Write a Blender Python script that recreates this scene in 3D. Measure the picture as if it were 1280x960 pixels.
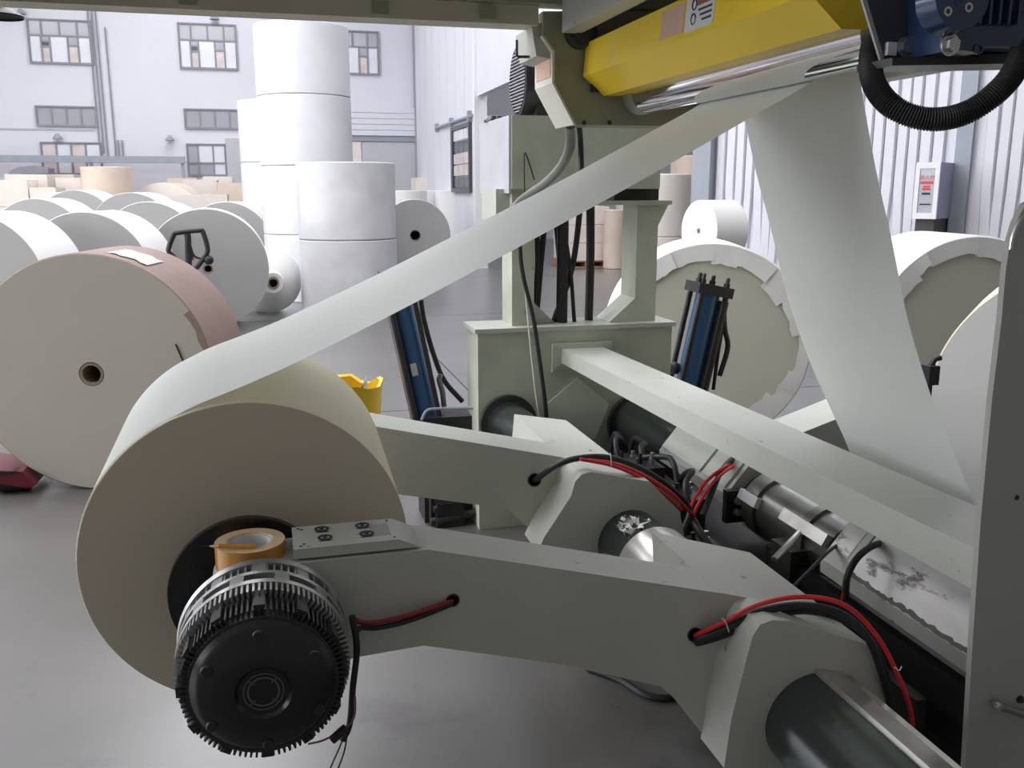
import bpy, bmesh, math, random
from mathutils import Vector, Matrix
for o in list(bpy.data.objects): bpy.data.objects.remove(o)
random.seed(7)
SC = bpy.context.scene
COL = SC.collection
PI = math.pi

# ---------------------------------------------------------------- camera
FP, CH = 1150.0, 1.6                       # focal length in pixels of the 1280 wide frame, eye height
YAW, PIT = math.radians(14.4), math.radians(11.9)
cam = bpy.data.cameras.new('camera')
cam.sensor_width = 36; cam.lens = 36*FP/1280; cam.clip_end = 200; cam.clip_start = 0.05
co = bpy.data.objects.new('camera', cam); COL.objects.link(co)
co.location = (0, 0, CH)
co.rotation_euler = (PI/2-PIT, 0, -YAW)
SC.camera = co

# ---------------------------------------------------------------- light and exposure
w = bpy.data.worlds.new('world'); SC.world = w; w.use_nodes = True
bg = w.node_tree.nodes['Background']; bg.inputs[0].default_value = (1.0, 0.97, 0.93, 1); bg.inputs[1].default_value = 0.19
SC.view_settings.view_transform = 'Standard'; SC.view_settings.look = 'None'
SC.view_settings.exposure = 0.0; SC.view_settings.gamma = 1; SC.view_settings.use_curve_mapping = False
def area(name, loc, rot, sx, sy, power, col=(1, 1, 1)):
    l = bpy.data.lights.new(name, 'AREA'); l.shape = 'RECTANGLE'; l.size = sx; l.size_y = sy
    l.energy = power; l.color = col
    o = bpy.data.objects.new(name, l); COL.objects.link(o); o.location = loc; o.rotation_euler = rot
    return o
DAY = (0.98, 0.97, 1.0)
SKY = [(-3.6, 4.4), (3.6, 4.8), (-9, 6), (-9, 12), (-9, 19), (-1.5, 8.5), (-1.5, 15), (-1.5, 22), (7, 12.5), (7, 20)]  # first two: unseen skylights added to brighten the near arms and web
for (x, y) in SKY:
    area('unseen_skylight_lamp', (x, y, 8.85), (0, 0, 0), 3.0, 4.5, 205, DAY)
area('side_window_lamp', (-12.7, 7.0, 4.4), (0, math.radians(-90), 0), 5.0, 16.0, 500, DAY)

# ---------------------------------------------------------------- maths helpers
_s, _c = math.sin, math.cos
FW = Vector((_s(YAW)*_c(PIT), _c(YAW)*_c(PIT), -_s(PIT))); RT = Vector((_c(YAW), -_s(YAW), 0)); UP = RT.cross(FW)
EYE = Vector((0, 0, CH))
def ray(px, py): return FW + RT*((px-640)/FP) + UP*((480-py)/FP)
def at(px, py, Y): v = ray(px, py); return EYE + v*(Y/v.y)
def atz(px, py, Z=0.0): v = ray(px, py); return EYE + v*((Z-CH)/v.z)
def xz(pts, Y): return [(p.x, p.z) for p in (at(a, b, Y) for a, b in pts)]

# ---------------------------------------------------------------- materials
MATS = {}
def mat(name, col, rough=0.6, metal=0.0, noise=0.06, scale=6.0, bump=0.0, spots=None, spot_amt=0.0, spot_scale=9.0, emit=0.0, coat=0.0, stretch=(1, 1, 1)):
    if name in MATS: return MATS[name]
    m = bpy.data.materials.new(name); m.use_nodes = True; nt = m.node_tree; b = nt.nodes['Principled BSDF']
    tc = nt.nodes.new('ShaderNodeTexCoord'); mp = nt.nodes.new('ShaderNodeMapping'); mp.inputs['Scale'].default_value = stretch
    nt.links.new(tc.outputs['Object'], mp.inputs['Vector'])
    n = nt.nodes.new('ShaderNodeTexNoise'); n.inputs['Scale'].default_value = scale; n.inputs['Detail'].default_value = 5
    nt.links.new(mp.outputs['Vector'], n.inputs['Vector'])
    r = nt.nodes.new('ShaderNodeValToRGB')
    r.color_ramp.elements[0].position = 0.3; r.color_ramp.elements[1].position = 0.7
    r.color_ramp.elements[0].color = tuple(c*(1-noise) for c in col)+(1,)
    r.color_ramp.elements[1].color = tuple(min(1, c*(1+noise)) for c in col)+(1,)
    nt.links.new(n.outputs['Fac'], r.inputs['Fac']); out = r.outputs['Color']
    if spots:
        n2 = nt.nodes.new('ShaderNodeTexNoise'); n2.inputs['Scale'].default_value = spot_scale; n2.inputs['Detail'].default_value = 8
        n2.inputs['Roughness'].default_value = 0.7
        nt.links.new(mp.outputs['Vector'], n2.inputs['Vector'])
        r2 = nt.nodes.new('ShaderNodeValToRGB'); r2.color_ramp.elements[0].position = 1-spot_amt-0.03; r2.color_ramp.elements[1].position = 1-spot_amt+0.03
        r2.color_ramp.elements[0].color = (0, 0, 0, 1); r2.color_ramp.elements[1].color = (1, 1, 1, 1)
        nt.links.new(n2.outputs['Fac'], r2.inputs['Fac'])
        mx = nt.nodes.new('ShaderNodeMix'); mx.data_type = 'RGBA'
        nt.links.new(r2.outputs['Color'], mx.inputs[0]); nt.links.new(out, mx.inputs[6]); mx.inputs[7].default_value = tuple(spots)+(1,)
        out = mx.outputs[2]
    nt.links.new(out, b.inputs['Base Color'])
    b.inputs['Roughness'].default_value = rough; b.inputs['Metallic'].default_value = metal
    b.inputs['Coat Weight'].default_value = coat; b.inputs['Coat Roughness'].default_value = 0.28 if name == 'concrete_floor' else 0.05
    if bump:
        bp = nt.nodes.new('ShaderNodeBump'); bp.inputs['Strength'].default_value = bump; bp.inputs['Distance'].default_value = 0.01
        nt.links.new(n.outputs['Fac'], bp.inputs['Height']); nt.links.new(bp.outputs['Normal'], b.inputs['Normal'])
    if emit:
        b.inputs['Emission Color'].default_value = tuple(col)+(1,); b.inputs['Emission Strength'].default_value = emit
    MATS[name] = m
    return m
GREEN = mat('machine_green_paint', (0.51, 0.525, 0.47), 0.42, noise=0.05, scale=3, spots=(0.10, 0.10, 0.08), spot_amt=0.325, spot_scale=16)
GREEND = mat('worn_green_paint', (0.50, 0.53, 0.43), 0.5, noise=0.14, scale=5, spots=(0.20, 0.21, 0.17), spot_amt=0.30, spot_scale=6)
OLIVE = mat('olive_plate_paint', (0.34, 0.35, 0.25), 0.5, noise=0.1, scale=5)
CREAMP = mat('cream_guard_paint', (0.75, 0.74, 0.66), 0.5, noise=0.03)
PANELG = mat('side_panel_grey_paint', (0.40, 0.41, 0.39), 0.45, noise=0.03, scale=2)
WORN = mat('worn_scraped_paint', (0.66, 0.64, 0.63), 0.4, metal=0.15, noise=0.14, scale=14, spots=(0.15, 0.14, 0.13), spot_amt=0.42, spot_scale=9, stretch=(1, 0.35, 1))
def translucent(m, f):      # thin paper lets some light through
    nt = m.node_tree; b = nt.nodes['Principled BSDF']; o = [n for n in nt.nodes if n.type == 'OUTPUT_MATERIAL'][0]
    t = nt.nodes.new('ShaderNodeBsdfTranslucent'); t.inputs[0].default_value = (0.88, 0.90, 0.82, 1)
    mx = nt.nodes.new('ShaderNodeMixShader'); mx.inputs[0].default_value = f
    nt.links.new(b.outputs[0], mx.inputs[1]); nt.links.new(t.outputs[0], mx.inputs[2]); nt.links.new(mx.outputs[0], o.inputs[0])
    return m
PAPER = mat('paper_white', (0.82, 0.82, 0.81), 0.75, noise=0.015, scale=2)
WEBM = mat('paper_web_white', (0.87, 0.90, 0.87), 0.5, noise=0.01, scale=1.2, coat=0.0)
CREAM = mat('paper_cream', (0.86, 0.80, 0.60), 0.6, noise=0.02, scale=2)
translucent(WEBM, 0.22)
ENDC = mat('roll_end_cream', (0.66, 0.61, 0.49), 0.75, noise=0.03, scale=3)
ENDG = mat('roll_end_grey', (0.62, 0.61, 0.59), 0.8, noise=0.06, scale=3)
WRAPG = mat('wrapper_grey', (0.66, 0.66, 0.68), 0.6, noise=0.08, scale=3, bump=0.15)
KRAFT = mat('kraft_wrapper', (0.29, 0.205, 0.18), 0.65, noise=0.07, scale=4, bump=0.1)
CORE = mat('cardboard_core', (0.28, 0.22, 0.17), 0.8)
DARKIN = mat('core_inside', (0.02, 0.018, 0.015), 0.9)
STEEL = mat('dark_oiled_steel', (0.12, 0.14, 0.14), 0.22, metal=0.85, noise=0.15, scale=5)
BRIGHT = mat('bright_machined_steel', (0.62, 0.60, 0.57), 0.3, metal=0.9, noise=0.15, scale=12)
CHROME = mat('chrome_roller', (0.80, 0.80, 0.81), 0.07, metal=1.0, noise=0.01)
NICKEL = mat('brushed_metal', (0.55, 0.55, 0.55), 0.35, metal=0.9)
BLACK = mat('black_rubber', (0.018, 0.018, 0.02), 0.5, noise=0.1)
BLACKG = mat('black_gloss_paint', (0.012, 0.012, 0.013), 0.25, noise=0.1)
BLACKM = mat('black_cast_metal', (0.022, 0.022, 0.024), 0.45, noise=0.3, scale=12)
MIDST = mat('mid_steel', (.30, .30, .28), .3, metal=.85, noise=.2, scale=10)
DARKST = mat('dull_steel', (.20, .20, .19), .4, metal=.8, noise=.2, scale=10)
GREASE = mat('dark_greasy_iron', (0.05, 0.052, 0.045), 0.4, noise=0.4, scale=9, metal=0.3)
REDC = mat('red_cable', (0.62, 0.02, 0.025), 0.4, noise=0.02)
YEL = mat('yellow_guard_paint', (0.90, 0.64, 0.04), 0.32, noise=0.05, scale=2, spots=(0.78, 0.62, 0.22), spot_amt=0.4, spot_scale=3)
YELT = mat('yellow_bag_plastic', (0.75, 0.50, 0.02), 0.45, noise=0.1, bump=0.4)
BLUE = mat('blue_cylinder_paint', (0.035, 0.11, 0.26), 0.35, noise=0.1)
NAVY = mat('navy_motor_paint', (0.02, 0.04, 0.10), 0.22, noise=0.2, coat=0.3)
SLATE = mat('dark_slate_plate', (0.07, 0.075, 0.08), 0.35, noise=0.05)
WHITE = mat('white_paint', (0.80, 0.81, 0.84), 0.5, noise=0.02)
WALLM = mat('wall_white_plaster', (0.72, 0.72, 0.78), 0.8, noise=0.03, scale=0.6)
WALLG = mat('wall_grey_panel', (0.52, 0.53, 0.56), 0.7, noise=0.03, scale=0.8)
CORR = mat('corrugated_white_steel', (0.70, 0.70, 0.76), 0.45, noise=0.04, scale=1.5)
GREYC = mat('grey_column_paint', (0.33, 0.36, 0.41), 0.6, noise=0.05)
FRAMEM = mat('window_frame_grey', (0.27, 0.27, 0.31), 0.5)
PANEW = mat('bright_window_pane', (0.80, 0.82, 0.88), 0.15, noise=0.15, scale=0.7)  # lit rooms and white reflections are put into the pane colour
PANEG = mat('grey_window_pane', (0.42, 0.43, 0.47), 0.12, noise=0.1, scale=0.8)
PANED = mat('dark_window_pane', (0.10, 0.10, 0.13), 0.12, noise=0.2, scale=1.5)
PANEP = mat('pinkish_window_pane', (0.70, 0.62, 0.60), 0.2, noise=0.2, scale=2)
FLOORM = mat('concrete_floor', (0.112, 0.106, 0.102), 0.5, noise=0.16, scale=1.3, spots=(0.075, 0.068, 0.068), spot_amt=0.42, spot_scale=1.1, coat=1.0)
JOINT = mat('floor_joint_dark', (0.09, 0.08, 0.085), 0.9)
BEIGE = mat('beige_wrapped_roll', (0.72, 0.60, 0.50), 0.6, noise=0.08, scale=2)
BEIGEL = mat('pale_wrapped_stack', (0.82, 0.76, 0.70), 0.55, noise=0.06, scale=2)
WOOD = mat('pallet_wood', (0.42, 0.24, 0.15), 0.8, noise=0.2, scale=9)
TAPE = mat('tan_tape_side', (0.58, 0.27, 0.05), 0.28, noise=0.04, coat=0.4)
TAPEE = mat('tape_end_pale', (0.74, 0.56, 0.34), 0.6, noise=0.04)
PINK = mat('orange_plastic', (0.72, 0.33, 0.04), 0.4)
REDP = mat('red_jack_paint', (0.17, 0.018, 0.03), 0.35, noise=0.1)
REDT = mat('red_print', (0.65, 0.07, 0.09), 0.6)
PINKM = mat('maroon_print', (0.30, 0.10, 0.07), 0.6)
PEACH = mat('peach_sticker', (0.66, 0.45, 0.33), 0.6)
LABELW = mat('label_paper', (0.72, 0.73, 0.76), 0.5)
LABELG = mat('faded_label', (0.55, 0.56, 0.52), 0.5)
INK = mat('ink_black', (0.03, 0.03, 0.04), 0.6)
GLASS = mat('cabinet_glass', (0.45, 0.46, 0.52), 0.1, noise=0.03)
LIT = mat('unseen_pane_glow', (0.95, 0.97, 1.0), 0.5, emit=3.0)
CEIL = mat('ceiling_sheet', (0.6, 0.6, 0.62), 0.8)
GRPIPE = mat('grey_conduit', (0.22, 0.23, 0.21), 0.4, metal=0.3)
SCRAP = mat('torn_white_paper', (0.85, 0.85, 0.84), 0.7, noise=0.03, bump=0.2)

def ringed(name, col): return mat(name, col, 0.75, noise=0.025, scale=2.5)
ENDC = ringed('wound_end_cream', (0.62, 0.56, 0.45))
ENDK = ringed('wound_end_buff', (0.56, 0.53, 0.46))
ENDG = ringed('wound_end_grey', (0.38, 0.375, 0.37))
ENDL = ringed('wound_end_olive', (0.58, 0.58, 0.49))

# ---------------------------------------------------------------- object helpers
def tag(o, label=None, cat=None, group=None, kind=None):
    if label: o['label'] = label
    if cat: o['category'] = cat
    if group: o['group'] = group
    if kind: o['kind'] = kind
    return o
def thing(name, label, cat, loc=(0, 0, 0), group=None, rz=0.0, kind=None):
    o = bpy.data.objects.new(name, None); COL.objects.link(o)
    o.empty_display_size = 0.1; o.location = loc; o.rotation_euler = (0, 0, rz)
    return tag(o, label, cat, group, kind)
def root_of(o):
    while o.parent: o = o.parent
    return o
def obj(name, bm, m, parent=None, label=None, world=True, smooth=True, kind=None):
    """link bm as one mesh object; world coordinates are turned into the root's frame"""
    bmesh.ops.recalc_face_normals(bm, faces=bm.faces)
    if parent is None:
        lo = Vector((min(v.co.x for v in bm.verts), min(v.co.y for v in bm.verts), min(v.co.z for v in bm.verts)))
        hi = Vector((max(v.co.x for v in bm.verts), max(v.co.y for v in bm.verts), max(v.co.z for v in bm.verts)))
        org = Vector(((lo.x+hi.x)/2, (lo.y+hi.y)/2, lo.z)); M = Matrix.Translation(-org)
    else:
        r = root_of(parent); org = None
        M = (Matrix.Translation(r.location) @ Matrix.Rotation(r.rotation_euler.z, 4, 'Z')).inverted() if world else Matrix.Identity(4)
    bmesh.ops.transform(bm, matrix=M, verts=bm.verts)
    me = bpy.data.meshes.new(name); bm.to_mesh(me); bm.free()
    for mm in (m if isinstance(m, (list, tuple)) else [m]): me.materials.append(mm)
    if smooth:
        for p in me.polygons: p.use_smooth = True
        try: me.set_sharp_from_angle(angle=math.radians(35))
        except Exception: pass
    o = bpy.data.objects.new(name, me); COL.objects.link(o)
    if parent is not None: o.parent = parent
    else: o.location = org
    if label: o['label'] = label
    if kind: o['kind'] = kind
    return o
def nb(): return bmesh.new()
def bevel(bm, r, seg=2, ang=30):
    es = [e for e in bm.edges if len(e.link_faces) == 2 and e.calc_face_angle(0) > math.radians(ang)]
    bmesh.ops.bevel(bm, geom=es, offset=r, segments=seg, affect='EDGES', profile=0.5, clamp_overlap=True)
    return bm
def box(bm, x0, x1, y0, y1, z0, z1, mi=0, M=None):
    P = [(x, y, z) for x in (x0, x1) for y in (y0, y1) for z in (z0, z1)]
    if M is not None: P = [M @ Vector(p) for p in P]
    v = [bm.verts.new(p) for p in P]
    for f in ((0, 1, 3, 2), (4, 6, 7, 5), (0, 4, 5, 1), (2, 3, 7, 6), (0, 2, 6, 4), (1, 5, 7, 3)):
        bm.faces.new([v[i] for i in f]).material_index = mi
    return bm
def prism(bm, poly, y0, y1, mi=0):
    """polygon in the XZ plane pushed along Y"""
    a = [bm.verts.new((x, y0, z)) for x, z in poly]; b = [bm.verts.new((x, y1, z)) for x, z in poly]
    n = len(poly)
    bm.faces.new(a).material_index = mi; bm.faces.new(b[::-1]).material_index = mi
    for i in range(n): bm.faces.new([a[i], b[i], b[(i+1) % n], a[(i+1) % n]]).material_index = mi
    return bm
def frame_of(d):
    d = Vector(d).normalized(); u = d.orthogonal().normalized()
    return d, u, d.cross(u)
def lathe(bm, prof, org, axis, seg=48, mis=None, up=None):
    """prof: list of (distance along axis, radius); closed caps are made where radius is 0"""
    d = Vector(axis).normalized()
    u = Vector(up) if up else Vector((0, 0, 1)) if abs(d.z) < 0.9 else Vector((1, 0, 0))
    u = (u-d*u.dot(d)).normalized(); w_ = d.cross(u); org = Vector(org); rings = []
    for (t, r) in prof:
        if r <= 1e-6: rings.append([bm.verts.new(org+d*t)])
        else: rings.append([bm.verts.new(org+d*t+(u*math.cos(2*PI*i/seg)+w_*math.sin(2*PI*i/seg))*r) for i in range(seg)])
    for k in range(len(rings)-1):
        A, B = rings[k], rings[k+1]; mi = mis[k] if mis else 0
        for i in range(seg):
            j = (i+1) % seg
            if len(A) == 1 and len(B) == 1: continue
            if len(A) == 1: f = bm.faces.new([A[0], B[i], B[j]])
            elif len(B) == 1: f = bm.faces.new([A[i], A[j], B[0]])
            else: f = bm.faces.new([A[i], A[j], B[j], B[i]])
            f.material_index = mi
    return bm
def cyl(bm, p0, p1, r, seg=24, r1=None):
    p0 = Vector(p0); p1 = Vector(p1); L = (p1-p0).length
    return lathe(bm, [(0, 0), (0, r), (L, r if r1 is None else r1), (L, 0)], p0, p1-p0, seg)
def cr(pts, n=8):
    """Catmull-Rom through pts"""
    P = [Vector(p) for p in pts]; P = [2*P[0]-P[1]]+P+[2*P[-1]-P[-2]]; out = []
    for i in range(1, len(P)-2):
        for k in range(n):
            t = k/n; a, b, c_, d_ = P[i-1], P[i], P[i+1], P[i+2]
            out.append(0.5*((2*b)+(c_-a)*t+(2*a-5*b+4*c_-d_)*t*t+(3*b-a-3*c_+d_)*t*t*t))
    out.append(P[-2]); return out
def tube(bm, pts, r, seg=10, smooth=8, rib=None):
    P = cr(pts, smooth) if smooth else [Vector(p) for p in pts]
    nrm = None; rings = []
    for i, p in enumerate(P):
        t = (P[min(i+1, len(P)-1)]-P[max(i-1, 0)]).normalized()
        if nrm is None: nrm = t.orthogonal().normalized()
        nrm = (nrm-t*nrm.dot(t)).normalized(); bn = t.cross(nrm)
        rr = r if rib is None else r*(1.0 if i % 2 else rib)
        rings.append([bm.verts.new(p+(nrm*math.cos(2*PI*k/seg)+bn*math.sin(2*PI*k/seg))*rr) for k in range(seg)])
    for A, B in zip(rings, rings[1:]):
        for k in range(seg): bm.faces.new([A[k], A[(k+1) % seg], B[(k+1) % seg], B[k]])
    bm.faces.new(rings[0][::-1]); bm.faces.new(rings[-1])
    return bm
def bolt(bm, p, axis, r=0.010, h=0.007):
    """hex head with washer"""
    lathe(bm, [(0, 0), (0, r*1.45), (h*0.3, r*1.45), (h*0.3, 0)], p, axis, 16)
    lathe(bm, [(h*0.3, 0), (h*0.3, r), (h*1.2, r), (h*1.2, 0)], p, axis, 6)
    return bm
def ppts(l, Y): return [at(a, b, Y) for a, b in l]
def struct(name, bm, m, parent=None, **k):
    o = obj(name, bm, m, parent, **k)
    if parent is None: o['kind'] = 'structure'
    return o

# ================================================================ THE SETTING
fl = struct('floor', box(nb(), -13, 17, -3, 31, -0.14, -0.012), JOINT)
gx = [-13, -9.5, -4.3, 1.48, 6.9, 12, 17]; gy = [-3, 1.5, 6.63, 11.8, 17.0, 22.2, 31]
for i in range(len(gx)-1):
    for j in range(len(gy)-1):
        b = box(nb(), gx[i]+0.006, gx[i+1]-0.006, gy[j]+0.006, gy[j+1]-0.006, -0.011, 0)
        s = bpy.data.meshes.new('floor_slab'); bm_ = b; bm_.to_mesh(s); bm_.free(); s.materials.append(FLOORM)
        so = bpy.data.objects.new('floor_slab', s); COL.objects.link(so); so.parent = fl; so.matrix_parent_inverse = Matrix.Translation(-fl.location)
WX = 4.12
struct('wall_back', box(nb(), -13, 17, 30.0, 30.3, 0, 9), WALLM)
struct('wall_left', box(nb(), -13.3, -13, -3, 30, 0, 9), WALLM)
struct('wall_right', box(nb(), 17, 17.3, -3, 30, 0, 9), WALLM)
struct('ceiling', box(nb(), -13.3, 17.3, -3, 30.3, 9, 9.2), CEIL)
# office block whose front face stands at Y = 27, with the windows
wo = thing('wall_office', None, None, (0, 27, 0), kind='structure')
obj('facade', box(nb(), -13, WX, 27.0, 27.2, 0, 9), WALLM, wo)
obj('return_wall', box(nb(), WX, WX+0.15, 19.0, 27.2, 0, 9), WALLM, wo)
obj('upper_return_wall', box(nb(), WX, WX+0.15, 12.5, 19.0, 3.45, 9), WALLM, wo)
# sheet steel panels on the return wall
for k in range(8):
    y0 = 19.0+k*1.0
    obj('wall_panel', box(nb(), WX-0.03, WX, y0+0.012, y0+0.988, 0, 9), WALLM, wo)
for k, (x, y) in enumerate(SKY):
    sk = thing('window_%d' % (k+20), None, None, (x, y, 8.9), kind='structure')
    obj('unseen_skylight_pane', box(nb(), x-1.5, x+1.5, y-2.25, y+2.25, 8.93, 8.97), LIT, sk)
    f = nb()
    for (a, b, c2, d2) in ((-1.6, -1.5, -2.35, 2.35), (1.5, 1.6, -2.35, 2.35), (-1.5, 1.5, -2.35, -2.25), (-1.5, 1.5, 2.25, 2.35)):
        box(f, x+a, x+b, y+c2, y+d2, 8.9, 8.999)
    obj('unseen_skylight_frame', f, WHITE, sk)
sw = thing('window_30', None, None, (-12.98, 7, 2), kind='structure')
obj('pane', box(nb(), -12.98, -12.94, -1, 15, 1.9, 6.9), LIT, sw)

def window(n, x0, x1, z0, z1, cells, Y=27.0, fr=0.03):
    """cells: list of (u0, u1, v0, v1, material) with v measured from the top"""
    t = thing('window_%d' % n, None, None, ((x0+x1)/2, Y, z0), kind='structure')
    W, Hh = x1-x0, z1-z0
    f = nb()
    for (a, b, c2, d2) in ((x0-fr, x0, z0-fr, z1+fr), (x1, x1+fr, z0-fr, z1+fr), (x0, x1, z0-fr, z0), (x0, x1, z1, z1+fr)):
        box(f, a, b, Y-0.07, Y+0.0, c2, d2)
    obj('window_frame', f, FRAMEM, t)
    for (u0, u1, v0, v1, m) in cells:
        a, b = x0+u0*W, x0+u1*W; c2, d2 = z1-v1*Hh, z1-v0*Hh; e = 0.022
        p = obj('pane', box(nb(), a+e, b-e, Y-0.03, Y-0.002, c2+e, d2-e), m, t)
        g = nb()
        box(g, a, a+e, Y-0.055, Y-0.004, c2, d2); box(g, b-e, b, Y-0.055, Y-0.004, c2, d2)
        box(g, a+e, b-e, Y-0.055, Y-0.004, c2, c2+e); box(g, a+e, b-e, Y-0.055, Y-0.004, d2-e, d2)
        obj('glazing_bar', g, FRAMEM, p)
G, Wt, Dk, Pk = PANEG, PANEW, PANED, PANEP
big = [(0, .21, 0, .36, G), (.21, .5, 0, .36, G), (.5, .79, 0, .36, G), (.79, 1, 0, .36, G),
       (0, .19, .36, 1, Wt), (.19, .33, .36, .50, G), (.19, .33, .50, .62, Dk), (.19, .33, .62, 1, Pk), (.33, .62, .36, 1, Wt),
       (.62, .79, .36, .58, G), (.62, .79, .58, 1, Pk), (.79, 1, .36, 1, Wt)]
window(1, -5.75, -4.30, 4.80, 5.83, big)
window(2, -2.13, -0.70, 4.78, 5.88, big)
window(3, 1.70, 3.08, 4.76, 5.86, big)
four = [(0, .25, 0, 1, G), (.25, .5, 0, 1, G), (.5, .75, 0, 1, G), (.75, 1, 0, 1, G)]
window(4, -5.75, -4.34, 3.25, 3.71, four)
window(5, -2.12, -0.6, 3.24, 3.71, four)
window(6, -5.72, -4.30, 2.02, 2.80, [(0, .25, 0, 1, Pk), (.25, .5, 0, 1, Wt), (.5, .75, 0, 1, Pk), (.75, 1, 0, 1, Wt)])
window(7, -2.12, -1.15, 2.0, 2.80, [(0, .28, 0, .6, G), (.28, .68, 0, .6, Wt), (.68, 1, 0, .6, Wt), (0, .28, .6, 1, G), (.28, .68, .6, 1, G), (.68, 1, .6, 1, Wt)])
struct('trim_1', box(nb(), -1.13, -0.55, 26.93, 27.0, 1.6, 2.98), WALLG)
struct('trim_2', box(nb(), -13, -4.4, 26.97, 27.0, 3.13, 3.17), WALLG)
# conduit pipes on the facade
for k, (px, pt, pb) in enumerate([(113, 8, 178), (119, 8, 192), (124, 8, 195), (134, 34, 195), (147, 175, 195), (152, 175, 195)]):
    a = at(px, pt, 26.95); b = at(px+(11 if pb-pt > 60 else 2), pb, 26.95)
    struct('trim_%d' % (k+3), cyl(nb(), (b.x, 26.95, b.z), (b.x, 26.95, a.z+(1.2 if pt < 10 else 0)), 0.018, 8), FRAMEM)
# roller shutter and the panels below it
dr = thing('door_1', None, None, (3.1, 27, 0), kind='structure')
for k in range(5):
    obj('shutter_slat', bevel(box(nb(), 2.1, 4.10, 26.86-0.004*k, 27.0, 3.72-k*0.155, 3.865-k*0.155), 0.012), WALLM, dr)
obj('shutter_box', box(nb(), 2.1, 4.08, 26.9, 27.0, 2.95, 3.09), GREYC, dr)
obj('door_panel', box(nb(), 2.55, 4.08, 26.94, 27.0, 0, 2.93), WALLG, dr)
obj('door_panel', box(nb(), 2.08, 2.53, 26.94, 27.0, 0, 2.93), BEIGEL, dr, label='pale pinkish door panel')
struct('trim_9', box(nb(), WX-0.07, WX-0.031, 26.8, 26.98, 0, 9), GREYC)
# sliding door track and dark window on the return wall
tr = thing('door_2', None, None, (WX, 21, 2), kind='structure')
obj('door_track', cyl(nb(), (WX-0.09, 18.95, 3.08), (WX-0.09, 23.3, 3.10), 0.035, 10), GREYC, tr)
for y in (19.3, 21.3, 23.2): obj('track_bracket', box(nb(), WX-0.12, WX-0.03, y-0.05, y+0.05, 3.0, 3.2), GREYC, tr)
w8 = thing('window_8', None, None, (WX, 20.2, 1.5), kind='structure')
wf = nb()
for (a, b, c2, d2) in ((19.25, 19.35, 1.55, 2.98), (21.1, 21.3, 1.55, 2.98), (19.35, 21.1, 1.55, 1.65), (19.35, 21.1, 2.9, 2.98)):
    box(wf, WX-0.10, WX-0.03, a, b, c2, d2)
obj('window_frame', wf, SLATE, w8)
for i in range(3):
    for j, m in enumerate((PANED, PANEP, PANEP, PANED, PANEW)):
        y0 = 19.35+i*0.583; z0 = 1.65+j*0.25
        obj('pane', box(nb(), WX-0.07, WX-0.031, y0+0.025, y0+0.56, z0+0.015, z0+0.235), m, w8)
struct('trim_10', box(nb(), WX-0.06, WX+0.2, 18.85, 18.99, 0, 9), WHITE)

# corrugated steel wall on the right
A = Vector((4.358, 8.901, 0)); B = Vector((6.8, 5.45, 0)); D = (B-A).normalized(); Lw = (B-A).length
N = Vector((-D.y, D.x, 0)); N = N if N.dot(A) < 0 else -N       # towards the camera side
RW = Matrix(((D.x, N.x, 0, A.x), (D.y, N.y, 0, A.y), (0, 0, 1, 0), (0, 0, 0, 1)))
cw = thing('wall_partition', None, None, (A.x, A.y, 0), kind='structure')
obj('backing_sheet', box(nb(), -0.1, Lw+0.05, -0.10, -0.03, 0, 7.5, M=RW), CORR, cw)
def wall_t(px, off=0.0):      # distance along the partition where a picture column meets it
    v = ray(px, 240); A2 = A+N*off
    det = v.x*(-D.y)-(-D.x)*v.y
    return (v.x*A2.y-v.y*A2.x)/(v.y*D.x-v.x*D.y)
TC = wall_t(1190)
k = 0; t = 0.10
while t < Lw:
    wd = 0.098+0.006*math.sin(k*1.7)
    if t+wd < TC or t > TC+0.12:
        b = nb(); lean = 0.012*math.sin(k*2.3)
        prof = [(0, -0.03), (0.012, 0.0), (wd-0.012, 0.0), (wd-0.002, -0.03)]
        zs = [0, 0.9, 1.62, 4.4, 7.5]; rows = []
        for z in zs:
            dent = (0.035*math.sin(k*1.9) if (z == 0.9) else 0)
            rows.append([b.verts.new(RW @ Vector((t+x+dent+(lean if z > 2 else 0), y+(0.01 if z == 1.62 else 0), z))) for x, y in prof])
        for R0, R1 in zip(rows, rows[1:]):
            for q in range(3): b.faces.new([R0[q], R0[q+1], R1[q+1], R1[q]])
        obj('corrugated_strip', b, CORR, cw, smooth=False)
    t += wd+0.006; k += 1
obj('column', box(nb(), -0.12, 0.08, -0.02, 0.10, 0, 7.5, M=RW), GREYC, cw)
obj('column', box(nb(), TC, TC+0.13, -0.03, 0.03, 0, 7.5, M=RW), GREYC, cw)

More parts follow.
